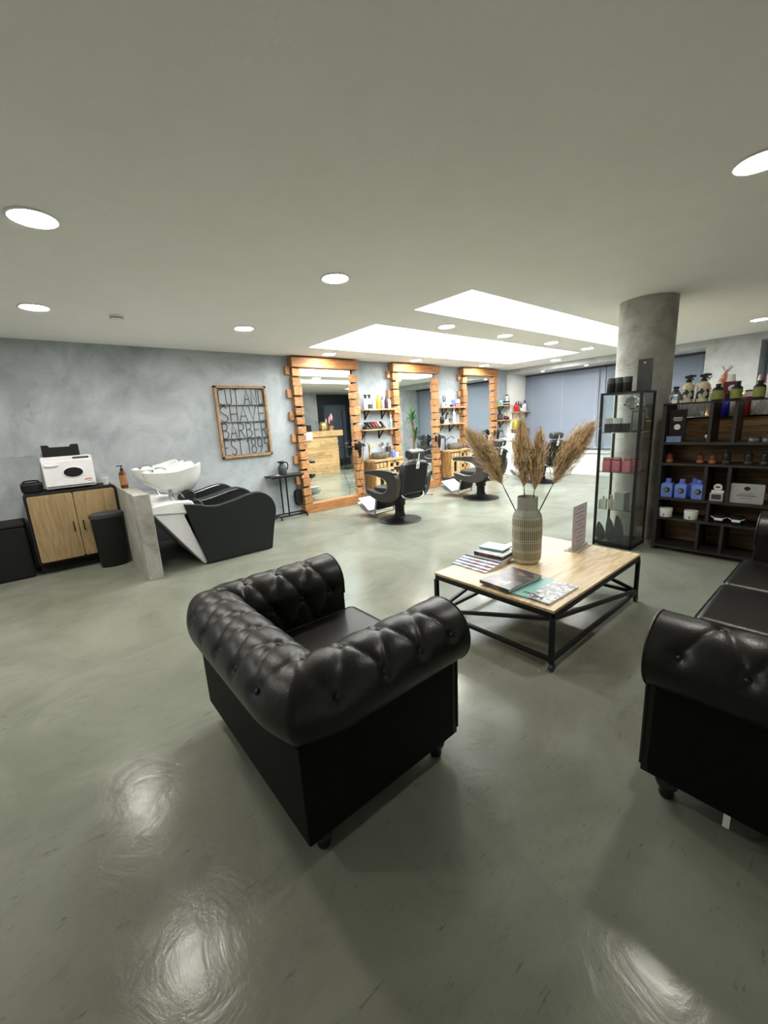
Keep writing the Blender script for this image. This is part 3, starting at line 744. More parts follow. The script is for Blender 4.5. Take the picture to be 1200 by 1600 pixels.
# ------------------------------------------------------------------ backwash units
def backwash(y0, label):
    t = thing('backwash_unit', (1.0, y0, 0), label, 'hair wash chair'); W = .65
    arm = [(.069, .702), (.219, .676), (.305, .645), (.425, .635), (.599, .665), (.775, .705), (.923, .705), (1.04, .62), (1.085, .47), (1.04, .28), (.985, 0), (.225, 0)]
    atop = [(q_.x, q_.z) for q_ in spline([(p_[0], 0, p_[1]) for p_ in arm[:10]], 6)]
    for a, l in ((0, 0), (W-.075, 1)):
        o = MB().prism(atop+[(.985, .006), (.225, .006)], a, a+.075, 'xz').build('armrest', 'black_vinyl', t, bevel=.012, segs=3)
        MB().tube([(p[0], a+(.078 if l == 0 else -.003), p[1]-.012) for p in atop[:34]], .004, 6).build('silver_trim', 'brushed_steel', o)
    MB().prism(smooth_poly([(.22, .30), (.95, .40), (1.02, .36), (1.0, .06), (.26, .06)], 1), .075, W-.075, 'xz').build('seat', 'black_vinyl', t, bevel=.02, segs=3)
    MB().prism(smooth_poly([(.16, .72), (.10, .60), (.27, .28), (.42, .30), (.40, .42), (.26, .74)], 2), .078, W-.078, 'xz').build('backrest', 'black_vinyl', t, bevel=.02, segs=3)
    MB().prism(smooth_poly([(.06, .74), (.15, .84), (.25, .80), (.22, .68), (.12, .66)], 2), .14, W-.14, 'xz').build('neck_pad', 'black_vinyl', t, bevel=.015)
    MB().prism([(-.22, .64), (.12, .60), (.07, .58), (.235, .02), (.20, .0)], .04, W-.04, 'xz').build('pedestal', 'white_plastic', t, bevel=.012, segs=3)
    MB().prism([(-.24, .64), (-.24, .715), (.0, .735), (.16, .72), (.19, .66), (.1, .60), (.05, .605)], .02, W-.02, 'xz').build('shelf_top', 'cool_white', t, bevel=.01, segs=3)
    # basin: tilted shell with two raised horns at the neck end
    cx, cy = .09, W/2
    def rim(a):
        c_, s_ = math.cos(a), math.sin(a)
        x = .30*c_+(.10*abs(s_)**3 if c_ > 0 else 0); y = .27*s_
        z = 1.035+(.08*max(0, (x+.05)/.3)**1.5 if x > -.05 else .0)-.005*c_
        notch = math.exp(-(s_/.42)**2)*(1 if c_ > 0 else 0)
        return Vector((cx+x*(1-.22*notch), cy+y, z-.13*notch))
    def outer(u, v):
        a = 2*PI*u; p = rim(a); q = Vector((cx+.02+.13*math.cos(a), cy+.12*math.sin(a), .80))
        k = v; r_ = p.lerp(q, k); bul = math.sin(PI*k)*.035
        return r_+Vector((math.cos(a)*bul, math.sin(a)*bul, -math.sin(PI*k)*.02))
    def inner(u, v):
        a = 2*PI*u; p = rim(a); ctr = Vector((cx, cy, p.z))
        p = p+(ctr-p)*.09+Vector((0, 0, -.004)); q = Vector((cx-.02+.11*math.cos(a), cy+.10*math.sin(a), .875))
        r_ = p.lerp(q, v); bul = math.sin(PI*v)*.03
        return r_+Vector((math.cos(a)*bul, math.sin(a)*bul, -bul*.6))
    b_ = MB().grid(outer, 56, 12, True).grid(inner, 56, 12, True)
    b_.grid(lambda u, v: outer(u, 0).lerp(inner(u, 0), v)+Vector((0, 0, .010*math.sin(PI*v))), 56, 5, True)
    n_ = 56
    b_._add([inner(k/n_, 1) for k in range(n_)], [tuple(range(n_))])
    b_._add([outer(k/n_, 1) for k in range(n_)], [tuple(range(n_))])
    bo = b_.build('basin', 'white_ceramic', t, ang=60)
    MB().cyl((cx-.02, cy, .872), (cx-.02, cy, .88), .025, 16).build('drain', 'chrome', bo)
    MB().lathe([(.10, .72), (.085, .82)], 24, cx+.06, cy).build('basin_neck', 'white_ceramic', t)
    tp = MB().tube(spline([(cx-.20, cy-.03, .99), (cx-.19, cy-.03, 1.06), (cx-.12, cy-.03, 1.075), (cx-.07, cy-.03, 1.05)]), .011, 8)
    tp.cyl((cx-.20, cy+.06, .98), (cx-.20, cy+.06, 1.05), .012).cyl((cx-.22, cy+.06, 1.05), (cx-.14, cy+.06, 1.06), .006)
    tp.build('mixer_tap', 'chrome', t)
    MB().tube(spline([(cx-.09, cy-.16, .85), (cx-.1, cy-.17, .78), (cx-.07, cy-.18, .715)]), .016, 10).build('waste_pipe', 'brushed_steel', t)
    MB().tube(spline([(cx-.02, cy-.15, .84), (cx+.02, cy-.2, .76), (cx+.05, cy-.1, .74)]), .006, 8).build('shower_hose', 'brushed_steel', t)
    ps = MB()
    for k in range(3): ps.tube(spline([(cx-.10+.05*k, cy-.1, .60), (cx-.11+.05*k, cy-.12, .45), (cx-.06+.05*k, cy-.1, .33), (cx-.02+.05*k, cy-.05, .42), (cx+.02+.03*k, cy, .5)]), .011, 8)
    ps.build('plumbing', 'brushed_steel', t)
    return t
backwash(4.55, 'black backwash chair with white basin, the nearer of the pair')
backwash(5.215, 'black backwash chair with white basin, the farther one by the wall')

# ------------------------------------------------------------------ letter sign
t = thing('metal_letter_sign', (2.415, 6.02, 1.54), 'wood-framed metal letter sign reading CUT AND SHAVE BARBER EST 1895', 'wall sign')
W2, H2, fw_ = .385, .51, .034
fr = MB()
fr.box(-W2, W2, -.012, .028, H2-fw_, H2).box(-W2, W2, -.012, .028, -H2, -H2+fw_).box(-W2, -W2+fw_, -.012, .028, -H2, H2).box(W2-fw_, W2, -.012, .028, -H2, H2)
fr.build('sign_frame', 'sign_frame_wood', t, bevel=.003)
def arcp(cx, cy, rx, ry, a0, a1, n=10): return [(cx+rx*math.cos(R3(a0+(a1-a0)*k/n)), cy+ry*math.sin(R3(a0+(a1-a0)*k/n))) for k in range(n+1)]
G = {'C': [arcp(.75, .82, .6, .18, 60, 180, 8)+arcp(.75, .18, .6, .18, 180, 300, 8)],
     'U': [[(.1, 1)]+arcp(.5, .2, .4, .2, 180, 360)+[(.9, 1)]], 'T': [[(.5, 0), (.5, 1)], [(.1, 1), (.9, 1)]],
     'A': [[(.05, 0), (.5, 1), (.95, 0)], [(.2, .34), (.8, .34)]], 'N': [[(.1, 0), (.1, 1), (.9, 0), (.9, 1)]],
     'D': [[(.1, 0), (.1, 1), (.5, 1)]+arcp(.5, .72, .42, .28, 90, 0)+arcp(.5, .28, .42, .28, 0, -90)+[(.1, 0)]],
     'S': [arcp(.5, .76, .38, .24, 25, 180, 8)+[(.2, .62), (.8, .38)]+arcp(.5, .22, .4, .22, 0, -160, 8)],
     'H': [[(.1, 0), (.1, 1)], [(.9, 0), (.9, 1)], [(.1, .5), (.9, .5)]], 'V': [[(.05, 1), (.5, 0), (.95, 1)]],
     'E': [[(.9, 1), (.15, 1), (.15, 0), (.9, 0)], [(.15, .5), (.75, .5)]],
     'B': [[(.12, 0), (.12, 1), (.4, 1)]+arcp(.4, .77, .42, .23, 90, -90)+[(.12, .54)], [(.4, .54)]+arcp(.4, .27, .5, .27, 90, -90)+[(.12, 0)]],
     'R': [[(.12, 0), (.12, 1), (.4, 1)]+arcp(.4, .75, .46, .25, 90, -90)+[(.12, .5)], [(.42, .5), (.92, 0)]],
     '1': [[(.15, .78), (.55, 1), (.55, 0)]], '8': [arcp(.5, .76, .34, .24, 0, 360, 16), arcp(.5, .26, .42, .26, 0, 360, 16)],
     '9': [arcp(.5, .7, .4, .3, 0, 360, 16), [(.9, .7), (.85, .35), (.45, 0)]], '5': [[(.85, 1), (.25, 1), (.2, .6)]+arcp(.45, .33, .42, .33, 110, -140)]}
lines_ = ('CUT AND', 'SHAVE', 'BARBER', 'EST 1895'); rh = (2*H2-2*fw_)/4; bw = 2*W2-2*fw_
for i, ln in enumerate(lines_):
    zt = H2-fw_-i*rh; ws = [.45 if c_ == ' ' else (.62 if c_ == '1' else 1) for c_ in ln]; tot = sum(ws); x = -bw/2
    for c_, wv in zip(ln, ws):
        cw = bw*wv/tot
        if c_ != ' ':
            m_ = MB()
            for s_ in G[c_]: m_.tube([(x+cw*(.06+.88*p[0]), .008, zt-rh+.012+(rh-.024)*p[1]) for p in s_], .0056, 6)
            m_.build('letter', 'black_metal', t)
        x += cw
rb = MB()
for i in range(5): rb.box(-bw/2, bw/2, .003, .013, H2-fw_-i*rh-.005, H2-fw_-i*rh+.005)
rb.build('row_bar', 'black_metal', t, smooth=False)

# ------------------------------------------------------------------ C-shaped side table with thermos
t = thing('side_table', (2.92, 5.92, 0), 'narrow black wheeled side table beside the first mirror', 'side table')
MB().box(-.30, .27, -.13, .11, .685, .705).build('tabletop', 'dark_wood', t, bevel=.003)
fr = MB()
for y in (-.11, .09):
    fr.bar((-.05, y, .06), (-.05, y, .685), .018); fr.bar((-.20, y, .06), (.27, y, .06), .018)
fr.bar((-.20, -.11, .06), (-.20, .09, .06), .018).bar((.27, -.11, .06), (.27, .09, .06), .018)
fr.bar((-.28, -.11, .677), (.26, -.11, .677), .016).bar((-.28, .09, .677), (.26, .09, .677), .016)
fr.build('frame', 'black_metal', t, smooth=False)
for x in (-.19, .26):
    for y in (-.11, .09): caster(t, x, y, .018, .052)
t = thing('thermos_jug', (2.90, 5.95, .705), 'dark thermos jug with a handle on the narrow side table', 'jug', R3(-25))
MB().lathe([(0, 0), (.06, 0), (.066, .01), (.068, .09), (.06, .125), (.036, .155), (.034, .175), (.042, .185)], 28).build('jug_body', 'dark_grey', t)
MB().lathe([(.04, .183), (.042, .2), (.03, .212), (0, .214)], 24).build('lid', 'black_plastic', t)
MB().prism([(-.042, .182), (-.075, .2), (-.06, .21), (-.03, .208)], -.014, .014, 'xz').build('spout', 'black_plastic', t, bevel=.003)
MB().tube(spline([(.035, 0, .19), (.075, 0, .185), (.09, 0, .14), (.08, 0, .09), (.066, 0, .075)]), .009, 8).build('handle', 'black_plastic', t)
t = thing('tablet', (2.74, 5.87, .705), 'flat dark tablet lying on the narrow side table', 'tablet')
MB().box(-.09, .09, -.06, .06, 0, .008).build('body', 'slate_cover', t, bevel=.003)
MB().lathe([(0, .008), (.035, .008), (.035, .0095), (0, .0095)], 20, .03, .0).build('white_sticker', 'white_ink', t)
t = thing('black_pouch', (3.175, 6.018, .29), 'black rounded pouch hanging by the foot of the first mirror', 'pouch')
MB().prism(smooth_poly([(-.07, -.13), (.05, -.13), (.06, .14), (-.05, .14), (-.08, .06)], 3), -.03, .03, 'xz').build('body', 'fabric_black', t, bevel=.012, segs=3)
MB().tube([(0, .02, .12), (0, .025, .22), (.02, .025, .30)], .005, 6).build('strap', 'fabric_black', t)
# ------------------------------------------------------------------ tall mirrors with wood block frames
def mirror(x0, label, seed):
    rnd = random.Random(seed); t = thing('wall_mirror', (x0, 6.0, 0), label, 'mirror'); Wd = 1.27
    MB().box(.07, Wd-.07, .025, .04, .08, 2.42).build('backing_board', 'dark_wood', t, smooth=False)
    MB().box(.135, Wd-.135, .0, .012, .12, 2.38).build('mirror_glass', 'mirror_silver', t, smooth=False)
    MB().box(-.005, Wd+.005, -.075, .05, .0, .155).build('bottom_beam', 'beam_wood', t, bevel=.004)
    MB().box(-.01, Wd+.01, -.085, .05, 2.335, 2.485).build('top_beam', 'beam_wood', t, bevel=.004)
    for side in (0, 1):
        z = .165
        while z < 2.30:
            h = rnd.uniform(.105, .145); h = min(h, 2.328-z)
            if h < .05: break
            pr = rnd.choice((0, .012, .022)); sh = rnd.uniform(-.008, .008)
            xa = 0 if side == 0 else Wd-.145
            MB().box(xa+sh, xa+.145+sh, -.045-pr, .045, z, z+h).build('wood_block', 'block_wood', t, bevel=.004)
            z += h+rnd.choice((.008, .02, .032))
    for k in range(6):
        z = .5+k*.345
        MB().box(-.085, -.012, -.005, .045, z, z+.125).build('wood_block', 'block_wood', t, bevel=.003)
    return t
MX = (3.235, 5.315, 7.36)
for i, (x, l) in enumerate(zip(MX, ('tall wood-block framed mirror nearest the metal letter sign', 'middle tall wood-block framed mirror, behind the first barber chair', 'farthest tall wood-block framed mirror, nearest the window'))): mirror(x, l, 11+i)

# ------------------------------------------------------------------ vanities with stone basins
def vanity(x0, x1, label, seed):
    rnd = random.Random(seed); t = thing('vanity_cabinet', ((x0+x1)/2, 5.78, -.02), label, 'vanity cabinet'); hw = (x1-x0)/2; yf = -.05
    MB().box(-hw-.0, hw+.005, yf-.02, .265, .745, .785).build('worktop', 'pale_plank', t, bevel=.004)
    MB().box(-hw+.05, hw-.02, yf+.04, .255, .24, .74).build('carcass', 'black_matt', t, smooth=False)
    for k in range(4):
        y0 = yf+.0+k*.078; MB().box(-hw, -hw+.03+.006*(k % 2), y0, y0+.075, .20, .743).build('side_plank', 'old_plank', t, bevel=.003)
    MB().box(hw-.03, hw, yf, .255, .20, .743).build('side_panel', 'pale_plank', t, bevel=.003)
    # open front: a row of block ends, a door with a dark opening and a stack of pigeonholes
    xs = -hw+.045
    for k in range(3): MB().box(xs+k*.085, xs+k*.085+.068, yf-.005, yf+.05, .635, .725).build('block_end', 'pale_plank', t, bevel=.004)
    d = MB(); a, b_ = -hw+.03, -hw+.31
    d.box(a, a+.09, yf, yf+.03, .23, .625).box(b_-.09, b_, yf, yf+.03, .23, .625).box(a+.09, b_-.09, yf, yf+.03, .54, .625).box(a+.09, b_-.09, yf, yf+.03, .23, .32)
    d.build('door_frame', 'pale_plank', t, bevel=.003)
    g = MB(); a, b_ = -hw+.32, hw-.03
    g.box(a, a+.06, yf, yf+.05, .22, .743).box(b_-.07, b_, yf, yf+.05, .22, .743)
    for k in range(5): g.box(a+.06, b_-.07, yf, yf+.05, .22+k*.12, .265+k*.12)
    g.box(a+.15, a+.20, yf, yf+.05, .22, .743)
    g.build('pigeonhole_frame', 'pale_plank', t, bevel=.003)
    return t
vanity(4.585, 5.29, 'rustic plank vanity with stone basin between first and second mirror', 1)
vanity(6.65, 7.33, 'rustic plank vanity with stone basin between second and third mirror', 2)
def basin(x, y, label, r=.165, h=.115):
    t = thing('stone_basin', (x, y, .765), label, 'basin')
    MB().lathe([(0, 0), (r*.62, 0), (r*.9, h*.35), (r, h*.75), (r*.99, h), (r*.9, h*.99), (r*.84, h*.6), (r*.5, h*.25), (0, h*.2)], 40).build('bowl', 'stone', t)
    MB().lathe([(.02, h*.2), (.022, h*.24), (0, h*.25)], 16).build('drain', 'brass', t)
basin(4.86, 5.875, 'round grey stone basin on the nearer plank vanity')
basin(6.99, 5.875, 'round grey stone basin on the farther plank vanity', .165, .13)
def faucet(x, y, label, mt):
    t = thing('tall_faucet', (x, y, .765), label, 'faucet', R3(-18))
    MB().lathe([(.028, 0), (.026, .012), (.016, .02), (.016, .1), (.02, .105), (.015, .115), (.014, .25), (.02, .26), (.012, .285), (0, .29)], 18).build('faucet_body', mt, t)
    MB().tube(spline([(0, 0, .2), (.07, 0, .235), (.15, 0, .275), (.2, 0, .265), (.215, 0, .225)]), .009, 8).build('spout', mt, t)
    MB().cyl((0, 0, .27), (-.05, 0, .31), .006).build('lever', mt, t)
faucet(4.645, 5.93, 'tall brass faucet on the nearer plank vanity', 'brass')
faucet(6.745, 5.95, 'tall dark faucet on the farther plank vanity', 'purple_dark')
def small(nm, loc, label, cat, parts, rz=0, group=None):
    t = thing(nm, loc, label, cat, rz, group)
    for pn, mb, mt in parts: mb.build(pn, mt, t, bevel=0)
    return t
small('shaving_brush', (5.02, 5.99, .765), 'shaving brush on a stand behind the nearer stone basin', 'brush', [('stand', MB().lathe([(.03, 0), (.03, .01), (.008, .015), (.008, .17), (.02, .19), (.014, .22)], 14), 'beige_bottle'), ('bristles', MB().lathe([(.014, .22), (.034, .27), (.03, .285), (0, .29)], 14), 'stone')])
small('brush_mug', (5.13, 5.97, .765), 'dark mug of combs behind the nearer stone basin', 'mug', [('mug', MB().lathe([(0, 0), (.045, 0), (.045, .2), (.04, .2), (.038, .01), (0, .01)], 20), 'dark_grey'), ('combs', MB().box(-.03, -.015, -.01, 0, .05, .27).box(0, .012, .0, .01, .05, .29).cyl((.02, 0, .05), (.045, .01, .28), .006), 'clay')])
bottle('blue_bottle', (5.10, 5.79, .765), 'blue bottle beside the nearer stone basin', .035, .15, 'blue_bottle', 'blue_bottle', 'pump')
bottle('white_bottle', (5.20, 5.80, .765), 'small white tub beside the blue bottle on the nearer vanity', .032, .10, 'white_plastic', 'white_plastic', 'tub')
small('hair_brush', (7.22, 5.80, .765), 'dark hairbrush lying right of the farther stone basin', 'brush', [('handle', MB().tube([(-.08, .05, .03), (.02, 0, .04)], .012), 'purple_dark'), ('head', MB().sphere((.05, -.01, .045), .04, sz=.8), 'purple_dark')])
bottle('brown_jar', (7.24, 5.95, .765), 'squat brown jar behind the farther stone basin', .06, .12, 'clay', 'clay', 'tub')
# white console at the far corner
t = thing('white_console', (8.93, 5.74, 0), 'white washstand in the far corner by the window jamb', 'washstand')
MB().box(-.27, .24, -.28, .29, .83, .89).build('worktop', 'white_ceramic', t, bevel=.008)
MB().box(-.24, .21, -.25, .28, .0, .83).build('cabinet', 'white_panel', t, bevel=.004)
MB().prism(rrect(-.22, -.01, .05, .8, .01), -.262, -.25, 'xz').prism(rrect(.0, .20, .05, .8, .01), -.262, -.25, 'xz').build('door', 'cool_white', t, bevel=.002)
MB().lathe([(.10, .89), (.15, .97), (.155, .985), (.145, .985), (.10, .91), (0, .90)], 28, -.0, .0).build('basin', 'white_ceramic', t)

# ------------------------------------------------------------------ wall shelves
def shelf(x0, x1, z, label, brs, y=YW, d=.185, wd='shelf_wood', br='black_metal'):
    t = thing('wall_shelf', ((x0+x1)/2, y, z), label, 'shelf'); hw = (x1-x0)/2
    MB().box(-hw, hw, -d, -.001, -.012, .012).build('board', wd, t, bevel=.002)
    for bx in brs:
        x = bx-(x0+x1)/2
        b_ = MB().box(x-.014, x+.014, -.012, -.001, -.17, -.013).box(x-.014, x+.014, -.155, -.001, -.025, -.0125)
        b_.bar((x, -.008, -.15), (x, -.14, -.02), .02, .012, (1, 0, 0)); b_.build('bracket', br, t, smooth=False)
shelf(4.585, 5.30, 1.655, 'upper wall shelf of bottles between first and second mirror', (4.68, 5.08))
shelf(4.525, 5.30, 1.30, 'lower wall shelf with clippers between first and second mirror', (4.58, 4.99))
shelf(6.63, 7.35, 1.655, 'upper wall shelf between second and third mirror', (6.78, 7.12))
shelf(6.60, 7.35, 1.31, 'lower wall shelf with clippers between second and third mirror', (6.66, 7.0))
shelf(8.64, 9.17, 1.66, 'upper wall shelf right of the third mirror', (8.86,))
shelf(8.64, 9.19, 1.31, 'lower wall shelf right of the third mirror', (8.70, 8.88))
shelf(9.23, 9.86, 1.49, 'upper little shelf with red bottle on the window jamb', (9.3, 9.6), 5.95, .17, br='shelf_wood')
shelf(9.23, 9.86, 1.07, 'lower little shelf on the window jamb above the washstand', (9.3, 9.6), 5.95, .17)
Z1, Z2 = 1.667, 1.312
def B(nm, x, z, label, r, h, body, cap, kind, band=None, y=5.95, rz=PI/2, **k): return bottle(nm, (x, y, z), label, r, h, body, cap, kind, band, rz=rz, **k)
B('spray_bottle', 4.645, Z1, 'white spray bottle at the left end of the upper shelf, first gap', .038, .19, 'white_plastic', 'black_plastic', 'spray', None, rz=0)
B('spray_bottle', 4.735, Z1, 'white spray bottle with black label, second from left, first gap', .036, .19, 'white_plastic', 'black_plastic', 'spray', 'dark_grey', rz=0, band_z=(.05, .45))
B('pump_bottle', 4.835, Z1, 'beige pump bottle on the upper shelf, first gap', .038, .19, 'beige_bottle', 'beige_bottle', 'pump', None)
B('amber_bottle', 4.935, Z1, 'large amber-yellow bottle on the upper shelf, first gap', .042, .215, 'yellow_bottle', 'gold', 'cap', None)
B('pump_bottle', 5.03, Z1, 'pink pump bottle on the upper shelf, first gap', .036, .17, 'pink_bottle', 'black_plastic', 'pump', None)
B('pump_bottle', 5.125, Z1, 'slim dark brown bottle on the upper shelf, first gap', .03, .185, 'purple_dark', 'black_plastic', 'pump', None)
B('pump_bottle', 5.20, Z1, 'slim white bottle at the right end of the upper shelf, first gap', .028, .165, 'white_plastic', 'cool_white', 'pump', 'white_ink')
t = thing('clipper_tray', (4.82, 5.955, Z2), 'slanted black tray of red clippers on the lower shelf', 'tray')
Mx = Matrix.Rotation(R3(42), 4, 'X')
MB().box(-.21, .21, -.085, .085, .0, .02, Matrix.Translation((0, -.005, .06)) @ Mx).build('tray_board', 'black_plastic', t, bevel=.003)
for k in range(5): MB().box(-.16+k*.075, -.125+k*.075, -.06, .06, .02, .045, Matrix.Translation((0, -.005, .06)) @ Mx).build('clipper', ('dark_grey', 'dark_red', 'red_ink', 'beige_bottle', 'black_plastic')[k], t, bevel=.006)
MB().box(-.19, .19, -.02, .06, 0, .06).build('stand', 'black_matt', t, smooth=False)
t = thing('hair_clipper', (4.575, 5.94, Z2), 'black hair clipper lying left of the slanted tray', 'clipper', R3(12))
MB().box(-.04, .035, -.07, .03, 0, .05).build('body', 'black_plastic', t, bevel=.015, segs=3); MB().box(-.035, .03, -.085, -.065, .01, .04).build('blade', 'dark_grey', t, smooth=False)
B('tall_bottle', 5.22, Z2, 'slim light blue bottle at the right end of the lower shelf, first gap', .026, .2, 'light_blue', 'cool_white', 'cap', 'white_ink', band_z=(.55, .75))
# second gap
small('brush_pot', (6.74, 5.95, Z1), 'white pot of black brushes on the upper shelf, second gap', 'pot', [('pot', MB().lathe([(0, 0), (.045, 0), (.05, .1), (.044, .1), (.04, .01), (0, .01)], 20), 'white_plastic'), ('brushes', MB().cyl((0, 0, .02), (-.05, 0, .23), .006).cyl((.01, .01, .02), (-.01, 0, .24), .006).cyl((0, -.01, .02), (.04, 0, .22), .006).cyl((.02, 0, .02), (.06, .01, .19), .005), 'black_plastic'), ('emblem', MB().prism([(-.02, .06), (.02, .06), (0, .02)], -.0505, -.046, 'xz'), 'black_ink')])
B('tub', 6.86, Z1, 'low white tub right of the brush pot', .04, .09, 'white_plastic', 'cool_white', 'tub')
B('tub', 6.95, Z1, 'white round tub with black rim beside the blue bottle', .035, .08, 'black_plastic', 'white_plastic', 'tub')
B('squat_bottle', 7.04, Z1, 'blue squat bottle on the upper shelf, second gap', .045, .16, 'blue_bottle', 'cool_white', 'cap')
small('red_box', (7.11, 5.905, Z1), 'small red box in front of the blue bottle', 'box', [('box', MB().box(-.075, .055, -.03, .02, 0, .07), 'red_ink'), ('stripe', MB().box(-.075, .055, -.0308, -.03, .028, .04), 'white_ink')])
B('pump_bottle', 7.20, Z1, 'white pump bottle with dark blue top, second gap', .034, .165, 'white_plastic', 'deep_blue', 'pump')
small('round_brush', (6.67, 5.96, Z2), 'black round hairbrush on the lower shelf, second gap', 'brush', [('head', MB().lathe([(.02, 0), (.045, .05), (.05, .1), (.03, .16), (0, .165)], 16), 'black_plastic')])
small('clipper_stand', (6.80, 5.95, Z2), 'grey clipper charging stand on the lower shelf, second gap', 'clipper stand', [('stand', MB().box(-.09, .06, -.05, .04, 0, .03).box(-.03, .05, -.02, .03, .03, .10), 'beige_bottle'), ('clipper', MB().tube(spline([(-.02, 0, .1), (.0, 0, .17), (.03, 0, .23), (.05, -.01, .2)]), .018), 'black_plastic')])
B('tub', 6.93, Z2, 'small grey jar right of the clipper stand', .035, .11, 'stone', 'dark_grey', 'tub')
B('tall_bottle', 7.05, Z2, 'tall slim white bottle on the lower shelf, second gap', .03, .28, 'white_plastic', 'cool_white', 'cap', None)
# third gap
small('green_box', (8.70, 5.94, Z1+.005), 'small green and white box on the shelf right of the third mirror', 'box', [('box', MB().box(-.04, .05, -.04, .03, 0, .06), 'green_paint')])
B('blue_bottle', 8.80, Z1+.005, 'blue squat bottle on the shelf right of the third mirror', .05, .13, 'light_blue', 'blue_bottle', 'cap')
small('box_stack', (9.03, 5.95, Z1+.005), 'flat black and white boxes stacked on the far shelf', 'boxes', [('lower_box', MB().box(-.08, .08, -.05, .04, 0, .035), 'black_matt'), ('middle_box', MB().box(-.075, .075, -.05, .04, .035, .06), 'white_paper'), ('upper_box', MB().box(-.08, .07, -.05, .04, .06, .095), 'black_matt')])
small('white_figurine', (9.05, 5.95, Z1+.1), 'white and black figurine on top of the stacked boxes', 'figurine', [('body', MB().lathe([(0, 0), (.03, 0), (.018, .05), (.036, .1), (.03, .13), (0, .135)], 18), 'white_ceramic'), ('cap', MB().lathe([(.036, .125), (.04, .135), (.03, .15), (0, .155)], 18), 'black_plastic')])
B('pump_bottle', 8.77, Z2+.01, 'black pump bottle on the lower shelf right of the third mirror', .06, .16, 'black_plastic', 'black_plastic', 'pump', 'dark_grey')
small('shaver', (9.0, 5.95, Z2+.01), 'reddish shaver set on the lower shelf right of the third mirror', 'shaver', [('body', MB().sphere((0, 0, .05), .05, sz=1), 'dark_red'), ('head', MB().cyl((.01, 0, .07), (-.03, 0, .17), .02), 'beige_bottle'), ('base', MB().box(.03, .11, -.03, .03, 0, .07), 'black_plastic')])
ZJ, ZK = 1.503, 1.083
B('pump_bottle', 9.33, ZJ, 'bright red pump bottle on the window jamb shelf', .05, .19, 'red_liquid', 'black_plastic', 'pump', None, y=5.87)
B('pump_bottle', 9.45, ZJ, 'dark pump bottle right of the red one on the jamb shelf', .038, .20, 'purple_dark', 'black_plastic', 'pump', 'stone', y=5.87)
B('pump_bottle', 9.545, ZJ, 'dark purple bottle with white label on the jamb shelf', .036, .18, 'purple_dark', 'purple_dark', 'pump', 'white_ink', y=5.87, band_z=(.1, .5))
B('tub', 9.64, ZJ, 'white tub on the jamb shelf', .045, .16, 'white_plastic', 'cool_white', 'tub', None, y=5.87)
B('spray_bottle', 9.73, ZJ, 'white spray bottle at the right end of the jamb shelf', .036, .20, 'white_plastic', 'black_plastic', 'spray', None, y=5.87, rz=0)
B('tall_bottle', 9.31, ZK, 'yellow bottle on the lower jamb shelf', .05, .2, 'lemon_bottle', 'lemon_bottle', 'cap', None, y=5.87)
small('black_brush', (9.68, 5.88, ZK), 'black handled brush standing on the lower jamb shelf', 'brush', [('handle', MB().cyl((.03, 0, .0), (-.05, 0, .26), .02), 'black_plastic')])
# dryer holders on the mirror edges
def dryer_rail(x, label, dl):
    t = thing('dryer_rail', (x, 5.915, 1.03), label, 'tool holder')
    MB().box(-.24, .20, -.03, -.005, -.008, .012).build('rail', 'black_metal', t, bevel=.003)
    MB().box(-.03, .03, -.005, .0, -.06, .06).build('mount', 'black_metal', t, smooth=False)
    MB().tube([(.02+.045*math.cos(a), -.075+.045*math.sin(a), .0) for a in [2*PI*k/20 for k in range(20)]], .005, 6, True).build('ring', 'black_metal', t)
    d = thing('hair_dryer', (x+.02, 5.84, 1.03), dl, 'hair dryer')
    MB().tube([(0, 0, .09), (0, 0, .02), (0, 0, -.09), (0, 0, -.17)], [.02, .036, .032, .022], 16).build('barrel', 'black_plastic', d)
    MB().tube([(0, 0, .04), (-.0, -.07, .05), (0, -.13, .03)], [.018, .017, .016], 10).build('handle', 'black_plastic', d)
    MB().lathe([(.022, -.2), (.024, -.17)], 16, sx=1.3, sy=.5).build('nozzle', 'dark_grey', d)
    MB().tube(spline([(0, -.13, .02), (-.05, -.13, -.2), (-.1, -.06, -.5), (-.02, -.05, -.75), (-.06, -.02, -.98)]), .004, 6).build('power_cord', 'cable', d)
dryer_rail(4.34, 'black tool rail on the right edge of the first mirror', 'black hair dryer hanging at the first mirror')
dryer_rail(6.42, 'black tool rail on the right edge of the second mirror', 'black hair dryer hanging at the second mirror')
dryer_rail(8.50, 'black tool rail on the right edge of the third mirror', 'black hair dryer hanging at the third mirror')
t = thing('hanging_cable', (8.92, 6.0, 1.1), 'looped black cable hanging beside the third mirror', 'cable')
MB().tube(spline([(-.2, 0, -.1), (-.12, -.01, .06), (-.06, 0, .03), (-.13, -.01, -.2), (-.03, -.02, -.18), (.07, -.01, -.2), (.02, 0, .02), (-.05, 0, .07)]), .005, 6).build('cord', 'cable', t)
t = thing('power_cord', (4.63, 6.03, .83), 'thin black cord running from the clipper shelf down behind the faucet', 'cable')
MB().tube(spline([(0, 0, .455), (.01, 0, .34), (-.03, -.01, .2), (-.1, -.02, .05), (-.08, -.03, -.03)]), .004, 6).build('cord', 'cable', t)

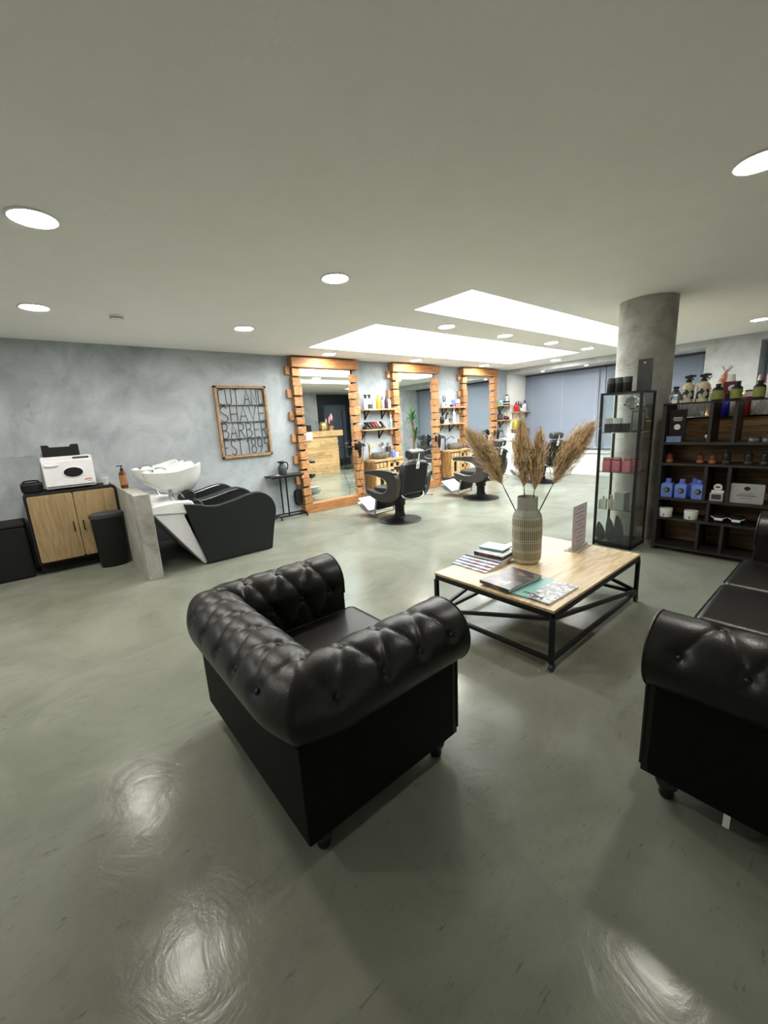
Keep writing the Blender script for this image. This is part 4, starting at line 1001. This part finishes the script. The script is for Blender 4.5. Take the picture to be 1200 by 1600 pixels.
# ------------------------------------------------------------------ barber chairs (local +x is the way the sitter faces)
def barber_chair(loc, rz, label):
    t = thing('barber_chair', loc, label, 'barber chair', rz)
    MB().lathe([(0, 0), (.312, 0), (.318, .006), (.312, .014), (.29, .02), (.17, .044), (.12, .052), (.11, .065), (0, .07)], 48).build('base_plate', 'black_metal', t)
    MB().lathe([(.082, .06), (.078, .10), (.07, .11), (.07, .22), (.088, .23), (.088, .33), (.10, .345)], 28).build('column', 'black_metal', t)
    MB().prism(rrect(-.24, .27, -.23, .23, .04), .335, .40, 'xy').build('seat_frame', 'black_plastic', t, bevel=.008)
    MB().prism(rrect(-.26, .30, -.245, .245, .06), .40, .515, 'xy').build('seat', 'charcoal_vinyl', t, bevel=.03, segs=3)
    arm = [(.36, .69), (.365, .725), (.30, .745), (.05, .755), (-.20, .745), (-.30, .715), (-.335, .66), (-.325, .55), (-.29, .43), (-.22, .345), (-.05, .315), (.15, .34), (.31, .405), (.345, .455), (.33, .485), (.26, .475), (.10, .44), (-.04, .445), (-.12, .50), (-.135, .57), (-.10, .635), (.0, .675), (.2, .695)]
    for s in (-1, 1):
        y0, y1 = sorted((s*.255, s*.34))
        o = MB().prism(smooth_poly(arm, 2), y0, y1, 'xz').build('armrest', 'dark_arm', t, bevel=.014, segs=3)
        MB().prism(smooth_poly([(.37, .715), (.36, .745), (.05, .775), (-.21, .765), (-.31, .735), (-.20, .74), (.05, .75)], 1), s*.297-.046, s*.297+.046, 'xz').build('arm_pad', 'charcoal_vinyl', o, bevel=.008)
        MB().tube([(p[0], s*.342, p[1]) for p in smooth_poly(arm, 1)[26:46]], .004, 6).build('chrome_trim', 'brushed_steel', o)
    Bk = Matrix.Translation((-.255, 0, .43)) @ Matrix.Rotation(R3(-12), 4, 'Y')
    MB().prism(smooth_poly([(-.215, 0), (.215, 0), (.25, .06), (.245, .40), (.20, .465), (-.20, .465), (-.245, .40), (-.25, .06)], 1), -.05, .055, 'yz', Bk).build('backrest', 'charcoal_vinyl', t, bevel=.03, segs=3)
    rb = MB()
    for k in range(15):
        y = -.196+k*.028; rb.tube([Bk @ Vector((-.05, y, .03)), Bk @ Vector((-.05, y, .435))], .0115, 6)
    rb.build('rear_ribs', 'black_vinyl', t)
    bb = MB()
    for k in range(3): bb.bar(Bk @ Vector((-.052, -.235, .08+.16*k)), Bk @ Vector((-.052, -.215, .08+.16*k)), .03)
    bb.build('edge_studs', 'brushed_steel', t, bevel=.002)
    hd = MB().prism(smooth_poly([(-.05, .50), (.05, .49), (.085, .53), (.08, .60), (.04, .62), (-.04, .615), (-.06, .57)], 2), -.135, .135, 'xz', Bk)
    h = hd.build('headrest', 'charcoal_vinyl', t, bevel=.02, segs=3)
    MB().box(-.030, -.012, -.02, .02, .40, .54, Bk).build('headrest_post', 'brushed_steel', h, smooth=False)
    tg = MB().box(-.0685, -.0665, -.030, .030, .37, .47, Bk).box(-.0685, -.0665, -.010, .010, .47, .585, Bk)
    tg.build('white_tag', 'white_paper', t, smooth=False)
    MB().prism(E_(.011, .013, .0, .415, 16), -.0695, -.0684, 'yz', Bk).build('tag_emblem', 'grey_ink', t)
    MB().tube(spline([Bk @ Vector((.0, -.20, .02)), Vector((-.30, -.2, .40)), Vector((-.34, -.12, .36)), Vector((-.35, 0, .35)), Vector((-.34, .12, .36)), Vector((-.30, .2, .40)), Bk @ Vector((.0, .20, .02))]), .012, 8).build('rear_hoop', 'brushed_steel', t)
    MB().tube(spline([(-.06, -.1, .33), (-.08, -.22, .33), (-.16, -.33, .345), (-.30, -.40, .35)]), [.008]*24+[.012], 8).build('pump_lever', 'brushed_steel', t)
    # calf pad and footrest
    Lg = Matrix.Translation((.27, 0, .40)) @ Matrix.Rotation(R3(-16), 4, 'Y')
    MB().box(-.03, .02, -.17, .17, -.27, -.02, Lg).build('calf_pad', 'black_vinyl', t, bevel=.015)
    for s in (-1, 1):
        MB().bar((.27, s*.195, .41), (.355, s*.195, .06), .032, .014, (0, 1, 0)).build('footrest_strut', 'brushed_steel', t, bevel=.003)
    pl = [(.335, .065), (.42, .062), (.54, .078), (.66, .12), (.76, .195)]
    q = spline([(p[0], 0, p[1]) for p in pl], 6); poly = [(p.x, p.z) for p in q]+[(p.x-.006, p.z+.016) for p in reversed(q)]
    MB().prism(poly, -.20, .20, 'xz').build('footrest_plate', 'brushed_steel', t)
    MB().prism([(.50, .10), (.74, .262), (.735, .28), (.49, .118)], -.19, .19, 'xz').build('footrest_pad', 'cool_white', t, bevel=.004)
    return t
barber_chair((3.93, 4.38, 0), R3(91), 'black barber chair with ribbed back, nearest of the three')
barber_chair((5.95, 4.43, 0), R3(93), 'middle black barber chair, in front of the second mirror')
barber_chair((8.10, 4.46, 0), R3(74), 'farthest black barber chair, in front of the blinds')

# ------------------------------------------------------------------ glass display cabinet by the column
VX0, VX1, VY0, VY1, VH = 4.445, 4.82, 1.455, 1.835, 1.585
t = thing('glass_display_cabinet', ((VX0+VX1)/2, (VY0+VY1)/2, 0), 'narrow glass display cabinet with black frame against the column', 'display cabinet')
hx, hy, w_ = (VX1-VX0)/2, (VY1-VY0)/2, .022
for sx in (-1, 1):
    for sy in (-1, 1):
        MB().box(*sorted((sx*hx, sx*(hx-w_))), *sorted((sy*hy, sy*(hy-w_))), 0, VH-.02).build('post', 'black_metal', t, smooth=False)
MB().box(-hx, hx, -hy, hy, VH-.02, VH).build('top_panel', 'black_metal', t, smooth=False)
MB().box(-hx, hx, -hy, hy, .02, .05).build('bottom_panel', 'black_metal', t, smooth=False)
SZ = (.405, .795, 1.195)
for z in SZ: MB().box(-hx+.02, hx-.02, -hy+.02, hy-.02, z-.006, z).build('glass_shelf', 'clear_glass', t, smooth=False)
d = MB().box(-hx+.003, -hx+.006, -hy+w_, hy-w_, .05, VH-.02).build('glass_door', 'clear_glass', t, smooth=False)
MB().box(-hx-.02, -hx+.003, hy-.02, hy-.008, .83, .845).build('door_knob', 'black_metal', t, smooth=False)
for sy in (-1, 1): MB().box(-hx+w_, hx-w_, *sorted((sy*(hy-.008), sy*(hy-.011))), .05, VH-.02).build('side_glass', 'clear_glass', t, smooth=False)
def jar(x, y, z, label, r=.036, h=.085, mt='black_plastic', lid='dark_grey', group=None):
    return bottle('product_jar', (x, y, z), label, r, h, mt, lid, 'tub', None, group)
for k, y in enumerate((1.765, 1.69, 1.62)): jar(4.515, y, VH, ('leftmost', 'middle', 'rightmost')[k]+' black jar on top of the glass cabinet', .042, .14, group='black jars on top of the cabinet')
t = thing('black_carton', (4.60, 1.50, VH), 'tall dark carton standing on top of the glass cabinet', 'box', R3(8))
MB().box(-.045, .045, -.055, .055, 0, .29).build('carton', 'dark_grey', t, bevel=.001)
MB().prism(E_(.012, .008, .0, .255, 16), -.0458, -.0448, 'yz').build('emblem', 'silver_box', t)
for k, (x, y) in enumerate(((4.50, 1.765), (4.51, 1.68), (4.51, 1.60), (4.6, 1.73), (4.6, 1.64))):
    jar(x, y, SZ[2], ('front left', 'front middle', 'front right', 'rear left', 'rear right')[k]+' black tub with pale lid, upper glass shelf', .036, .14, 'black_plastic', 'white_ink', 'black tubs on the upper glass shelf')
t = thing('framed_card', (4.66, 1.545, SZ[2]), 'grey framed card leaning on the upper glass shelf', 'card', R3(15))
MB().box(-.006, .006, -.06, .06, 0, .2).build('frame', 'dark_grey', t); MB().box(-.0075, -.006, -.05, .05, .01, .19).build('card', 'silver_box', t)
t = thing('clear_bag', (4.66, 1.60, SZ[2]+.0), 'clear crumpled bag hanging inside the top of the cabinet', 'bag')
rnd = random.Random(5); jit = {}
def crum(u, v):
    a = 2*PI*u; k = (int(u*14) % 14, int(v*6)); j = jit.setdefault(k, rnd.uniform(.7, 1.1)); r_ = .055*math.sin(PI*min(.97, max(.03, v)))**.5*j
    return Vector((r_*math.cos(a)*.8, r_*math.sin(a)*1.6, .215+v*.13))
MB().grid(crum, 14, 7, True).build('bag_film', 'clear_glass', t, ang=20)
for k, (x, y) in enumerate(((4.50, 1.745), (4.50, 1.655), (4.51, 1.565), (4.60, 1.70), (4.60, 1.60), (4.62, 1.52), (4.58, 1.79))):
    t = thing('pink_jar', (x, y, SZ[1]), ('front left', 'front middle', 'front right', 'rear left', 'rear middle', 'rear right', 'far left')[k]+' pink square jar on the middle glass shelf', 'jar', R3(4*k-8), 'pink jars on the middle glass shelf')
    MB().box(-.033, .033, -.036, .036, 0, .115).build('jar_body', 'pink_box', t, bevel=.004); MB().box(-.03, .03, -.032, .032, .116, .138).build('lid', 'copper_lid', t, bevel=.003)
t = thing('silver_carton', (4.53, 1.60, SZ[0]), 'silver-grey box on the lowest glass shelf', 'box', R3(-6))
MB().box(-.06, .06, -.05, .05, 0, .18).build('carton', 'silver_box', t, bevel=.001)
t = thing('clear_flask', (4.49, 1.765, SZ[0]), 'square clear perfume flask on the lowest glass shelf', 'bottle')
MB().box(-.025, .025, -.035, .035, 0, .10).build('flask', 'acrylic', t, bevel=.004); MB().lathe([(.012, .10), (.012, .13), (0, .13)], 14).build('cap', 'white_ceramic', t)
t = thing('cream_bottle', (4.52, 1.70, SZ[0]), 'cream bottle with bow beside the clear flask', 'bottle')
MB().lathe([(0, 0), (.022, 0), (.022, .09), (.01, .105), (.01, .12), (0, .12)], 16).build('bottle_body', 'beige_bottle', t); MB().sphere((0, 0, .13), .016).build('bow', 'tan_label', t)
for k, (x, y, h_) in enumerate(((4.50, 1.78, .22), (4.54, 1.70, .28), (4.58, 1.63, .30))):
    t = thing('leaf_panel', (x, y, .05), ('smallest and leftmost', 'middle', 'tallest')[k]+' of three dark leaf-shaped panels at the cabinet bottom', 'ornament', R3(20))
    MB().prism(smooth_poly([(-.045, 0), (.04, 0), (.045, h_*.5), (.03, h_), (-.02, h_*.72), (-.05, h_*.35)], 1), -.006, .006, 'yz').build('panel', 'dark_grey', t, bevel=.002)

# ------------------------------------------------------------------ open product shelving unit
BX, BX1, BY0, BY1 = 4.66, 4.97, -.12, 1.34
t = thing('product_shelving', (BX, 0, 0), 'dark open shelving unit with pallet-wood back, full of products', 'shelving unit')
D_ = BX1-BX
MB().box(0, D_, BY1-.03, BY1, 0, 1.445).build('side_panel', 'dark_wood', t, smooth=False)
MB().box(0, D_, BY0, BY0+.03, 0, 1.445).build('side_panel', 'dark_wood', t, smooth=False)
SH = {1: 1.085, 2: .885, 3: .545, 4: .345, 0: .06}
for k, z in SH.items(): MB().box(.0, D_-.02, BY0+.03, BY1-.03, z-.022, z).build('shelf_board', 'dark_wood', t, smooth=False)
MB().box(.0, .02, BY0, BY1, 1.433, 1.447).build('top_rail', 'black_metal', t, smooth=False)
MB().box(.02, D_, BY0+.03, BY1-.03, 1.436, 1.444).build('glass_top', 'clear_glass', t, smooth=False)
def div(y, z0, z1): MB().box(.005, D_-.02, y-.012, y+.012, z0, z1-.022).build('divider', 'dark_wood', t, smooth=False)
for y in (.965, .795, .36): div(y, SH[1], 1.455)
for y in (.955, .785, .40): div(y, SH[3], SH[2])
div(.91, SH[4], SH[3]); div(.45, SH[4], SH[3])
for y in (.97, .79, .4): div(y, SH[0], SH[4])
for k in range(9):
    z = .06+k*.137; MB().box(D_-.018, D_, BY0+.03, BY1-.03, z+.002, z+.135).build('back_plank', 'pallet_back', t, smooth=False)
ST = 1.447
MB().box(D_, D_+.006, BY0+.03, BY1-.03, .05, 1.28).build('back_sheet', 'black_matt', t, smooth=False)
# counter behind the unit
t = thing('rear_counter', (5.13, .62, 0), 'dark counter just behind the open shelving unit', 'counter')
MB().box(-.13, .16, -.72, .62, 1.275, 1.30).build('worktop', 'dark_wood', t, bevel=.003)
for y in (-.70, .58): MB().box(-.12, .14, y, y+.03, 0, 1.275).build('side_panel', 'dark_wood', t, smooth=False)
MB().box(.13, .155, -.66, .58, 1.30, 1.47).build('upstand', 'dark_wood', t, smooth=False)
RC = 1.30
def on_top(nm, y, x, label, **k): pass
t = thing('glass_carafe', (4.80, 1.285, ST), 'faceted clear glass carafe with dark stopper at the shelving corner', 'carafe')
MB().lathe([(0, 0), (.035, 0), (.05, .03), (.052, .07), (.03, .11), (.018, .125), (.02, .14)], 10).build('glass_body', 'clear_glass', t, ang=10)
MB().lathe([(.019, .135), (.024, .14), (.024, .155), (0, .158)], 16).build('stopper', 'black_plastic', t)
for y, l in ((1.185, 'camouflage-labelled spray bottle, left of the two on the shelving'), (1.07, 'camouflage-labelled spray bottle, right of the two on the shelving')):
    bottle('spray_bottle', (4.78, y, ST), l, .046, .185, 'tan_label', 'black_plastic', 'spray', 'camo_label', rz=PI*.6, band_z=(.16, .66))
for y, l in ((.955, 'black bottle with olive label standing left of the blue bottle'), (.825, 'black bottle with olive label standing right of the blue bottle'), (.675, 'black bottle with olive label standing farthest right on the shelving')):
    bottle('olive_bottle', (4.76, y, ST), l, .042, .125, 'black_plastic', 'black_plastic', 'cap', 'olive_label', band_z=(.1, .72))
bottle('blue_pump_bottle', (5.06, .935, RC), 'deep blue pump bottle behind the olive-labelled bottles', .045, .16, 'deep_blue', 'black_plastic', 'pump', rz=PI/2)
bottle('red_bottle', (5.06, .81, RC), 'red jar behind the olive-labelled bottles', .046, .17, 'red_liquid', 'dark_red', 'tub')
t = thing('cream_disc', (5.13, .79, RC), 'round cream plate standing behind the red jar', 'plate')
MB().lathe([(0, -.008), (.1, -.006), (.105, 0), (.1, .006), (0, .008)], 32, M=Matrix.Translation((0, 0, .105)) @ Matrix.Rotation(PI/2, 4, 'Y')).build('plate', 'beige_bottle', t)
t = thing('gift_box', (5.17, .935, RC), 'red and white patterned gift box on the rear counter', 'box', R3(10))
MB().box(-.05, .05, -.065, .065, .0, .32).build('carton', 'dark_red', t, bevel=.002)
MB().lathe([(0, 0), (.028, 0), (.028, .004), (0, .004)], 20, M=Matrix.Translation((-.05, 0, .26)) @ Matrix.Rotation(-PI/2, 4, 'Y')).build('emblem', 'white_ink', t)
t = thing('white_cup', (5.16, .945, RC+.32), 'white cup upside down on the red gift box', 'cup')
MB().lathe([(0, 0), (.036, 0), (.028, .065), (0, .067)], 20).build('cup_body', 'white_ceramic', t)
bottle('white_jar', (5.06, 1.0, RC), 'white jar behind the left olive-labelled bottle', .035, .25, 'white_plastic', 'white_ceramic', 'cap')
bottle('cream_jug', (5.05, .875, RC), 'pale yellow bottle between the olive-labelled bottles', .04, .24, 'beige_bottle', 'white_ceramic', 'cap')
def crumple(loc, sx, sy, sz, label, seed):
    rnd = random.Random(seed); t = thing('crumpled_wrap', loc, label, 'plastic wrap'); n = 26
    hgt = [[rnd.random() for _ in range(n+1)] for _ in range(n+1)]
    def fn(u, v):
        i, j = int(round(u*n)), int(round(v*n)); e = min(1, 6*min(u, 1-u, v, 1-v)+.02)
        return Vector(((u-.5)*sx+.03*(hgt[i][j]-.5), (v-.5)*sy+.035*(hgt[j][i]-.5), .004+sz*e*(.55+.10*math.sin(9*v+seed))*(.75+.45*hgt[i][j])))
    MB().grid(fn, n+1, n+1).build('film', 'crumple', t, smooth=False, solid=.001)
crumple((5.02, 1.18, RC), .13, .30, .44, 'white crumpled plastic wrap behind the spray bottles', 3)
crumple((5.06, .60, RC), .16, .28, .38, 'white crumpled plastic wrap at the right end of the shelving', 8)
def feather(loc, tip, label, wd, mt):
    t = thing('dried_spray', loc, label, 'dried flower'); T_ = Vector(tip)
    MB().tube([(0, 0, 0), T_*.5, T_], .003, 5).build('stalk', 'stem_dark', t)
    m_ = MB(); rnd = random.Random(3)
    for k in range(90):
        f_ = .35+.55*rnd.random(); p = T_*f_; th = rnd.random()*2*PI; o_ = Vector((.5*math.cos(th), math.sin(th), .2))*wd*math.sin(PI*(f_-.3)/.65); q = p+o_+T_.normalized()*.035
        s_ = Vector((0, .006, .004)); m_._add([p-s_, p+s_, q+s_*.6, q-s_*.6], [(0, 1, 2, 3)])
    m_.build('petals', mt, t, smooth=False, fix=False)
    b_ = MB()
    for k in range(6):
        d_ = Vector((rnd.uniform(-.3, .3), rnd.uniform(-1, .6), 1)).normalized()*.07; b_.cyl(T_*.9, T_*.93+d_, .0018, 5)
    b_.build('twigs', 'stem_dark', t)
feather((5.14, 1.12, RC), (.03, .02, .36), 'orange dried spray behind the spray bottles, upright', .05, 'orange_feather')
feather((5.15, 1.06, RC), (.06, -.07, .44), 'orange dried spray with twigs leaning right behind the spray bottles', .05, 'orange_feather')
t = thing('small_card_box', (5.19, .80, 1.47), 'tiny white box with dark lid on the counter upstand', 'box')
MB().box(-.015, .0, -.05, .03, 0, .05).build('box', 'white_paper', t); MB().box(-.02, .005, -.055, .035, .05, .062).build('lid', 'dark_grey', t)
# items on the boards
t = thing('display_card', (4.72, 1.225, SH[1]), 'tall black card with white print in the upper left bay', 'card')
MB().box(-.01, .01, -.065, .065, 0, .30).build('card', 'black_matt', t, smooth=False)
m_ = MB()
for k, wv in enumerate((.035, .04, .03)): m_.box(-.0112, -.01, -wv, wv, .225-k*.014, .23-k*.014)
m_.build('print_line', 'white_ink', t, smooth=False)
MB().lathe([(.02, 0), (.026, 0), (.026, .001), (.02, .001)], 24, M=Matrix.Translation((-.0105, 0, .14)) @ Matrix.Rotation(-PI/2, 4, 'Y')).box(-.0115, -.01, -.018, .018, .136, .142).build('round_emblem', 'white_ink', t)
t = thing('patterned_box', (4.685, 1.235, SH[1]), 'blue-grey patterned box in front of the black card', 'box')
MB().box(-.018, .018, -.06, .06, 0, .055).build('box', 'blue_grey_box', t, bevel=.002)
t = thing('black_tin', (4.72, 1.045, SH[1]), 'flat black tin on the top board', 'tin'); MB().box(-.03, .03, -.045, .04, 0, .035).build('tin', 'black_plastic', t, bevel=.004)
jar(4.75, .995, SH[1], 'small grey jar beside the flat black tin', .02, .06, 'silver_box', 'silver_box')
for k, (y, z) in enumerate(((.665, 0), (.575, 0), (.52, 0), (.545, .045))): jar(4.73, y, SH[1]+z, ('leftmost round silver tin on the top board', 'middle round silver tin on the top board', 'rightmost round silver tin on the top board', 'round silver tin stacked on two others')[k], .042 if k else .046, .044, 'brushed_steel', 'dark_grey', 'silver tins on the top board')
t = thing('gold_cone', (4.715, 1.005, 1.355), 'small gold cone ornament hanging in the upper left bay', 'ornament')
MB().lathe([(0, -.03), (.022, -.03), (.003, .03), (0, .032)], 16).build('cone', 'gold', t); MB().cyl((0, 0, .03), (0, 0, .085), .0012, 5).build('thread', 'white_ink', t)
for y, l in ((1.265, 'leftmost'), (1.02, 'second'), (.93, 'third')): bottle('amber_dropper', (4.72, y, SH[2]), l+' small amber bottle with black pump on the second board', .028, .085, 'amber_glass', 'black_plastic', 'pump', 'copper_lid', 'amber bottles on the second board', band_z=(.1, .38))
for y, l in ((.83, 'first'), (.68, 'second'), (.575, 'third')): bottle('black_dropper', (4.72, y, SH[2]), l+' black bottle from the left on the second board', .03, .11, 'black_plastic', 'black_plastic', 'cap', 'dark_grey', 'black bottles on the second board', band_z=(.1, .3))
def blue_bot(x, y, l):
    t = bottle('blue_square_bottle', (x, y, SH[3]), l, .05, .155, 'blue_bottle', 'blue_bottle', 'cap', None, 'blue bottles in the lower left bay', square=True)
    MB().lathe([(0, 0), (.026, 0), (.026, .001), (0, .001)], 24, M=Matrix.Translation((-.0482, -.004, .075)) @ Matrix.Rotation(-PI/2, 4, 'Y')).build('round_emblem', 'black_ink', t)
    MB().lathe([(.012, 0), (.017, 0), (.017, .0014), (.012, .0014)], 20, M=Matrix.Translation((-.0485, .004, .075)) @ Matrix.Rotation(-PI/2, 4, 'Y')).build('emblem_ring', 'olive_label', t)
blue_bot(4.72, 1.255, 'blue square bottle at the left end of the lower left bay'); blue_bot(4.72, 1.14, 'second blue square bottle from the left in the bay'); blue_bot(4.83, 1.065, 'blue square bottle standing behind the others'); blue_bot(4.72, 1.005, 'blue square bottle at the right end of the lower left bay')
t = thing('sample_box', (4.72, .865, SH[3]), 'small grey box with a round white display sign', 'box')
MB().box(-.03, .03, -.05, .05, 0, .075).build('box', 'silver_box', t, bevel=.002); MB().box(-.031, -.03, -.035, .035, .018, .062).build('dark_panel', 'dark_grey', t)
MB().prism(E_(.032, .032, 0, .125, 28), .0, .006, 'yz').box(.0, .006, -.045, .045, .075, .098).build('round_sign', 'white_ink', t)
MB().prism([(-.02, .12), (.02, .12), (.014, .134), (-.014, .134)], -.0015, .0, 'yz').build('hat_mark', 'black_ink', t)
t = thing('presentation_tin', (4.70, .655, SH[3]), 'wide silver presentation tin leaning in the lower right bay', 'tin')
MB().prism(rrect(-.115, .115, 0.0, .175, .012), -.012, .02, 'yz').build('tin', 'silver_box', t, bevel=.003)
MB().prism(E_(.022, .018, .0, .135, 20), -.0132, -.012, 'yz').build('round_emblem', 'black_ink', t)
m_ = MB()
for k, wv in enumerate((.05, .065, .04)): m_.box(-.013, -.012, -wv, wv, .085-k*.02, .090-k*.02+(.006 if k == 1 else 0))
m_.build('print_line', 'grey_ink', t)
for y, l in ((1.255, 'white round tub at the left of the fourth board'), (1.045, 'white round tub with a dark mark on the fourth board')):
    t = bottle('white_tub', (4.72, y, SH[4]), l, .055, .085, 'white_ink', 'white_ink', 'tub')
    MB().box(-.0565, -.0545, -.004, .004, .01, .035).build('print_mark', 'black_ink', t)
for y, l in ((.825, 'black tub with a white ribbon, left of the two'), (.70, 'black tub with a white ribbon, right of the two')):
    t = bottle('ribbon_tub', (4.72, y, SH[4]), l, .05, .075, 'black_plastic', 'black_plastic', 'tub')
    MB().box(-.053, -.050, -.03, .03, .028, .05).bar((-.052, -.028, .045), (-.048, -.058, .062), .012, .003).bar((-.052, .028, .045), (-.048, .058, .062), .012, .003).build('white_ribbon', 'white_ink', t)
t = thing('coat_stand', (7.75, 1.0, 0), 'black metal stand cut by the right edge behind the pier', 'stand')
MB().box(-.16, .16, -.02, .02, 1.86, 1.88).build('top_bar', 'black_metal', t)
for x in (-.14, .14): MB().box(x-.012, x+.012, -.012, .012, .02, 1.86).build('post', 'black_metal', t)
MB().box(-.2, .2, -.16, .16, 0, .02).build('foot_plate', 'black_metal', t)

# ------------------------------------------------------------------ reception desk and plant (seen in the mirrors)
t = thing('reception_desk', (6.35, 1.12, 0), 'pallet-wood reception desk reflected in the first mirror', 'desk')
rnd = random.Random(2); z = 0.0; ri = 0
while z < 1.07:
    h = rnd.choice((.07, .09, .1)); h = min(h, 1.09-z); x = -.85
    while x < .83:
        l = min(rnd.uniform(.3, .7), .85-x); MB().box(x, x+l-.003, .12, .14+rnd.uniform(0, .012), z, z+h-.003).build('front_board', 'pale_plank', t, smooth=False); x += l
    z += h
MB().box(-.85, .85, -.3, .12, 0, 1.09).build('carcass', 'old_plank', t, smooth=False)
MB().box(-1.0, 1.02, -.36, .2, 1.10, 1.27).build('counter_slab', 'pale_plank', t, bevel=.005)
MB().box(-.42, -.08, .2, .203, 1.02, 1.26).build('paper_notice', 'white_paper', t, smooth=False)
t = thing('gold_globe_vase', (6.78, 1.15, 1.27), 'round speckled gold vase on the reception desk', 'vase')
MB().lathe([(0, 0), (.06, 0), (.12, .06), (.14, .14), (.12, .22), (.05, .27), (.04, .27)], 28).build('body', 'gold', t)
for x, h, l in ((6.66, .12, 'low gold candle pot on the reception desk'), (6.74, .16, 'taller gold candle pot on the reception desk')):
    t = thing('gold_pot', (x, 1.31 if h < .14 else 1.29, 1.27), l, 'pot'); MB().lathe([(0, 0), (.03, 0), (.045, h*.5), (.03, h), (0, h)], 20).build('body', 'gold', t)
t = thing('flower_pot', (7.15, .98, 1.27), 'gold pot of pink feathers on the reception desk', 'flower pot')
MB().lathe([(0, 0), (.08, 0), (.1, .14), (.09, .14), (0, .13)], 20).build('pot', 'gold', t)
m_ = MB(); s_ = MB(); rnd = random.Random(9)
for k in range(7):
    tp = Vector((rnd.uniform(-.16, .16), rnd.uniform(-.1, .06), rnd.uniform(.25, .5))); MB().cyl((0, 0, .12), tp, .005, 6).build('stem', 'dark_red', t)
    MB().sphere(tp, .045, 10, 8, sx=.6, sy=.4, sz=2.0).build('petal', 'pink_petal', t)
t = thing('receipt_printer', (6.10, 1.1, 1.27), 'black till printer on the reception desk', 'printer'); MB().box(-.24, .22, -.13, .12, 0, .19).build('body', 'black_plastic', t, bevel=.01)
t = thing('steel_cup', (5.88, 1.26, 1.27), 'tall steel shaker on the reception desk', 'shaker'); MB().lathe([(0, 0), (.05, 0), (.055, .2), (.04, .24), (0, .25)], 20).build('body', 'brushed_steel', t)
t = thing('yucca_plant', (8.75, 3.0, 0), 'tall green yucca plant reflected in the second mirror', 'potted plant')
MB().lathe([(0, 0), (.16, 0), (.2, .34), (.18, .34), (.17, .3), (0, .3)], 28).build('pot', 'clay', t)
MB().tube(spline([(0, 0, .28), (.02, .01, .7), (0, .02, 1.2), (-.02, 0, 1.45)]), .03, 10).build('trunk', 'trunk', t)
lf = MB(); rnd = random.Random(4)
for (cz, cx, n) in ((1.45, -.02, 46), (.95, .12, 34)):
    for k in range(n):
        a = rnd.random()*2*PI; e = rnd.uniform(-.3, 1.3); L_ = rnd.uniform(.32, .5); d_ = Vector((math.cos(a)*math.cos(e), math.sin(a)*math.cos(e), math.sin(e)))
        b0 = Vector((cx, 0, cz+rnd.uniform(-.1, .1))); s_ = d_.cross(Vector((0, 0, 1))).normalized()*.016; m0 = b0+d_*L_*.5; m1 = b0+d_*L_+Vector((0, 0, -.08))
        lf._add([b0-s_*.5, b0+s_*.5, m0+s_, m0-s_, m1], [(0, 1, 2, 3), (3, 2, 4)])
lf.build('leaves', 'dark_leaf', t, smooth=False, fix=False)
MB().tube([(.0, 0, .6), (.12, 0, .95)], .02, 8).build('side_trunk', 'trunk', t)
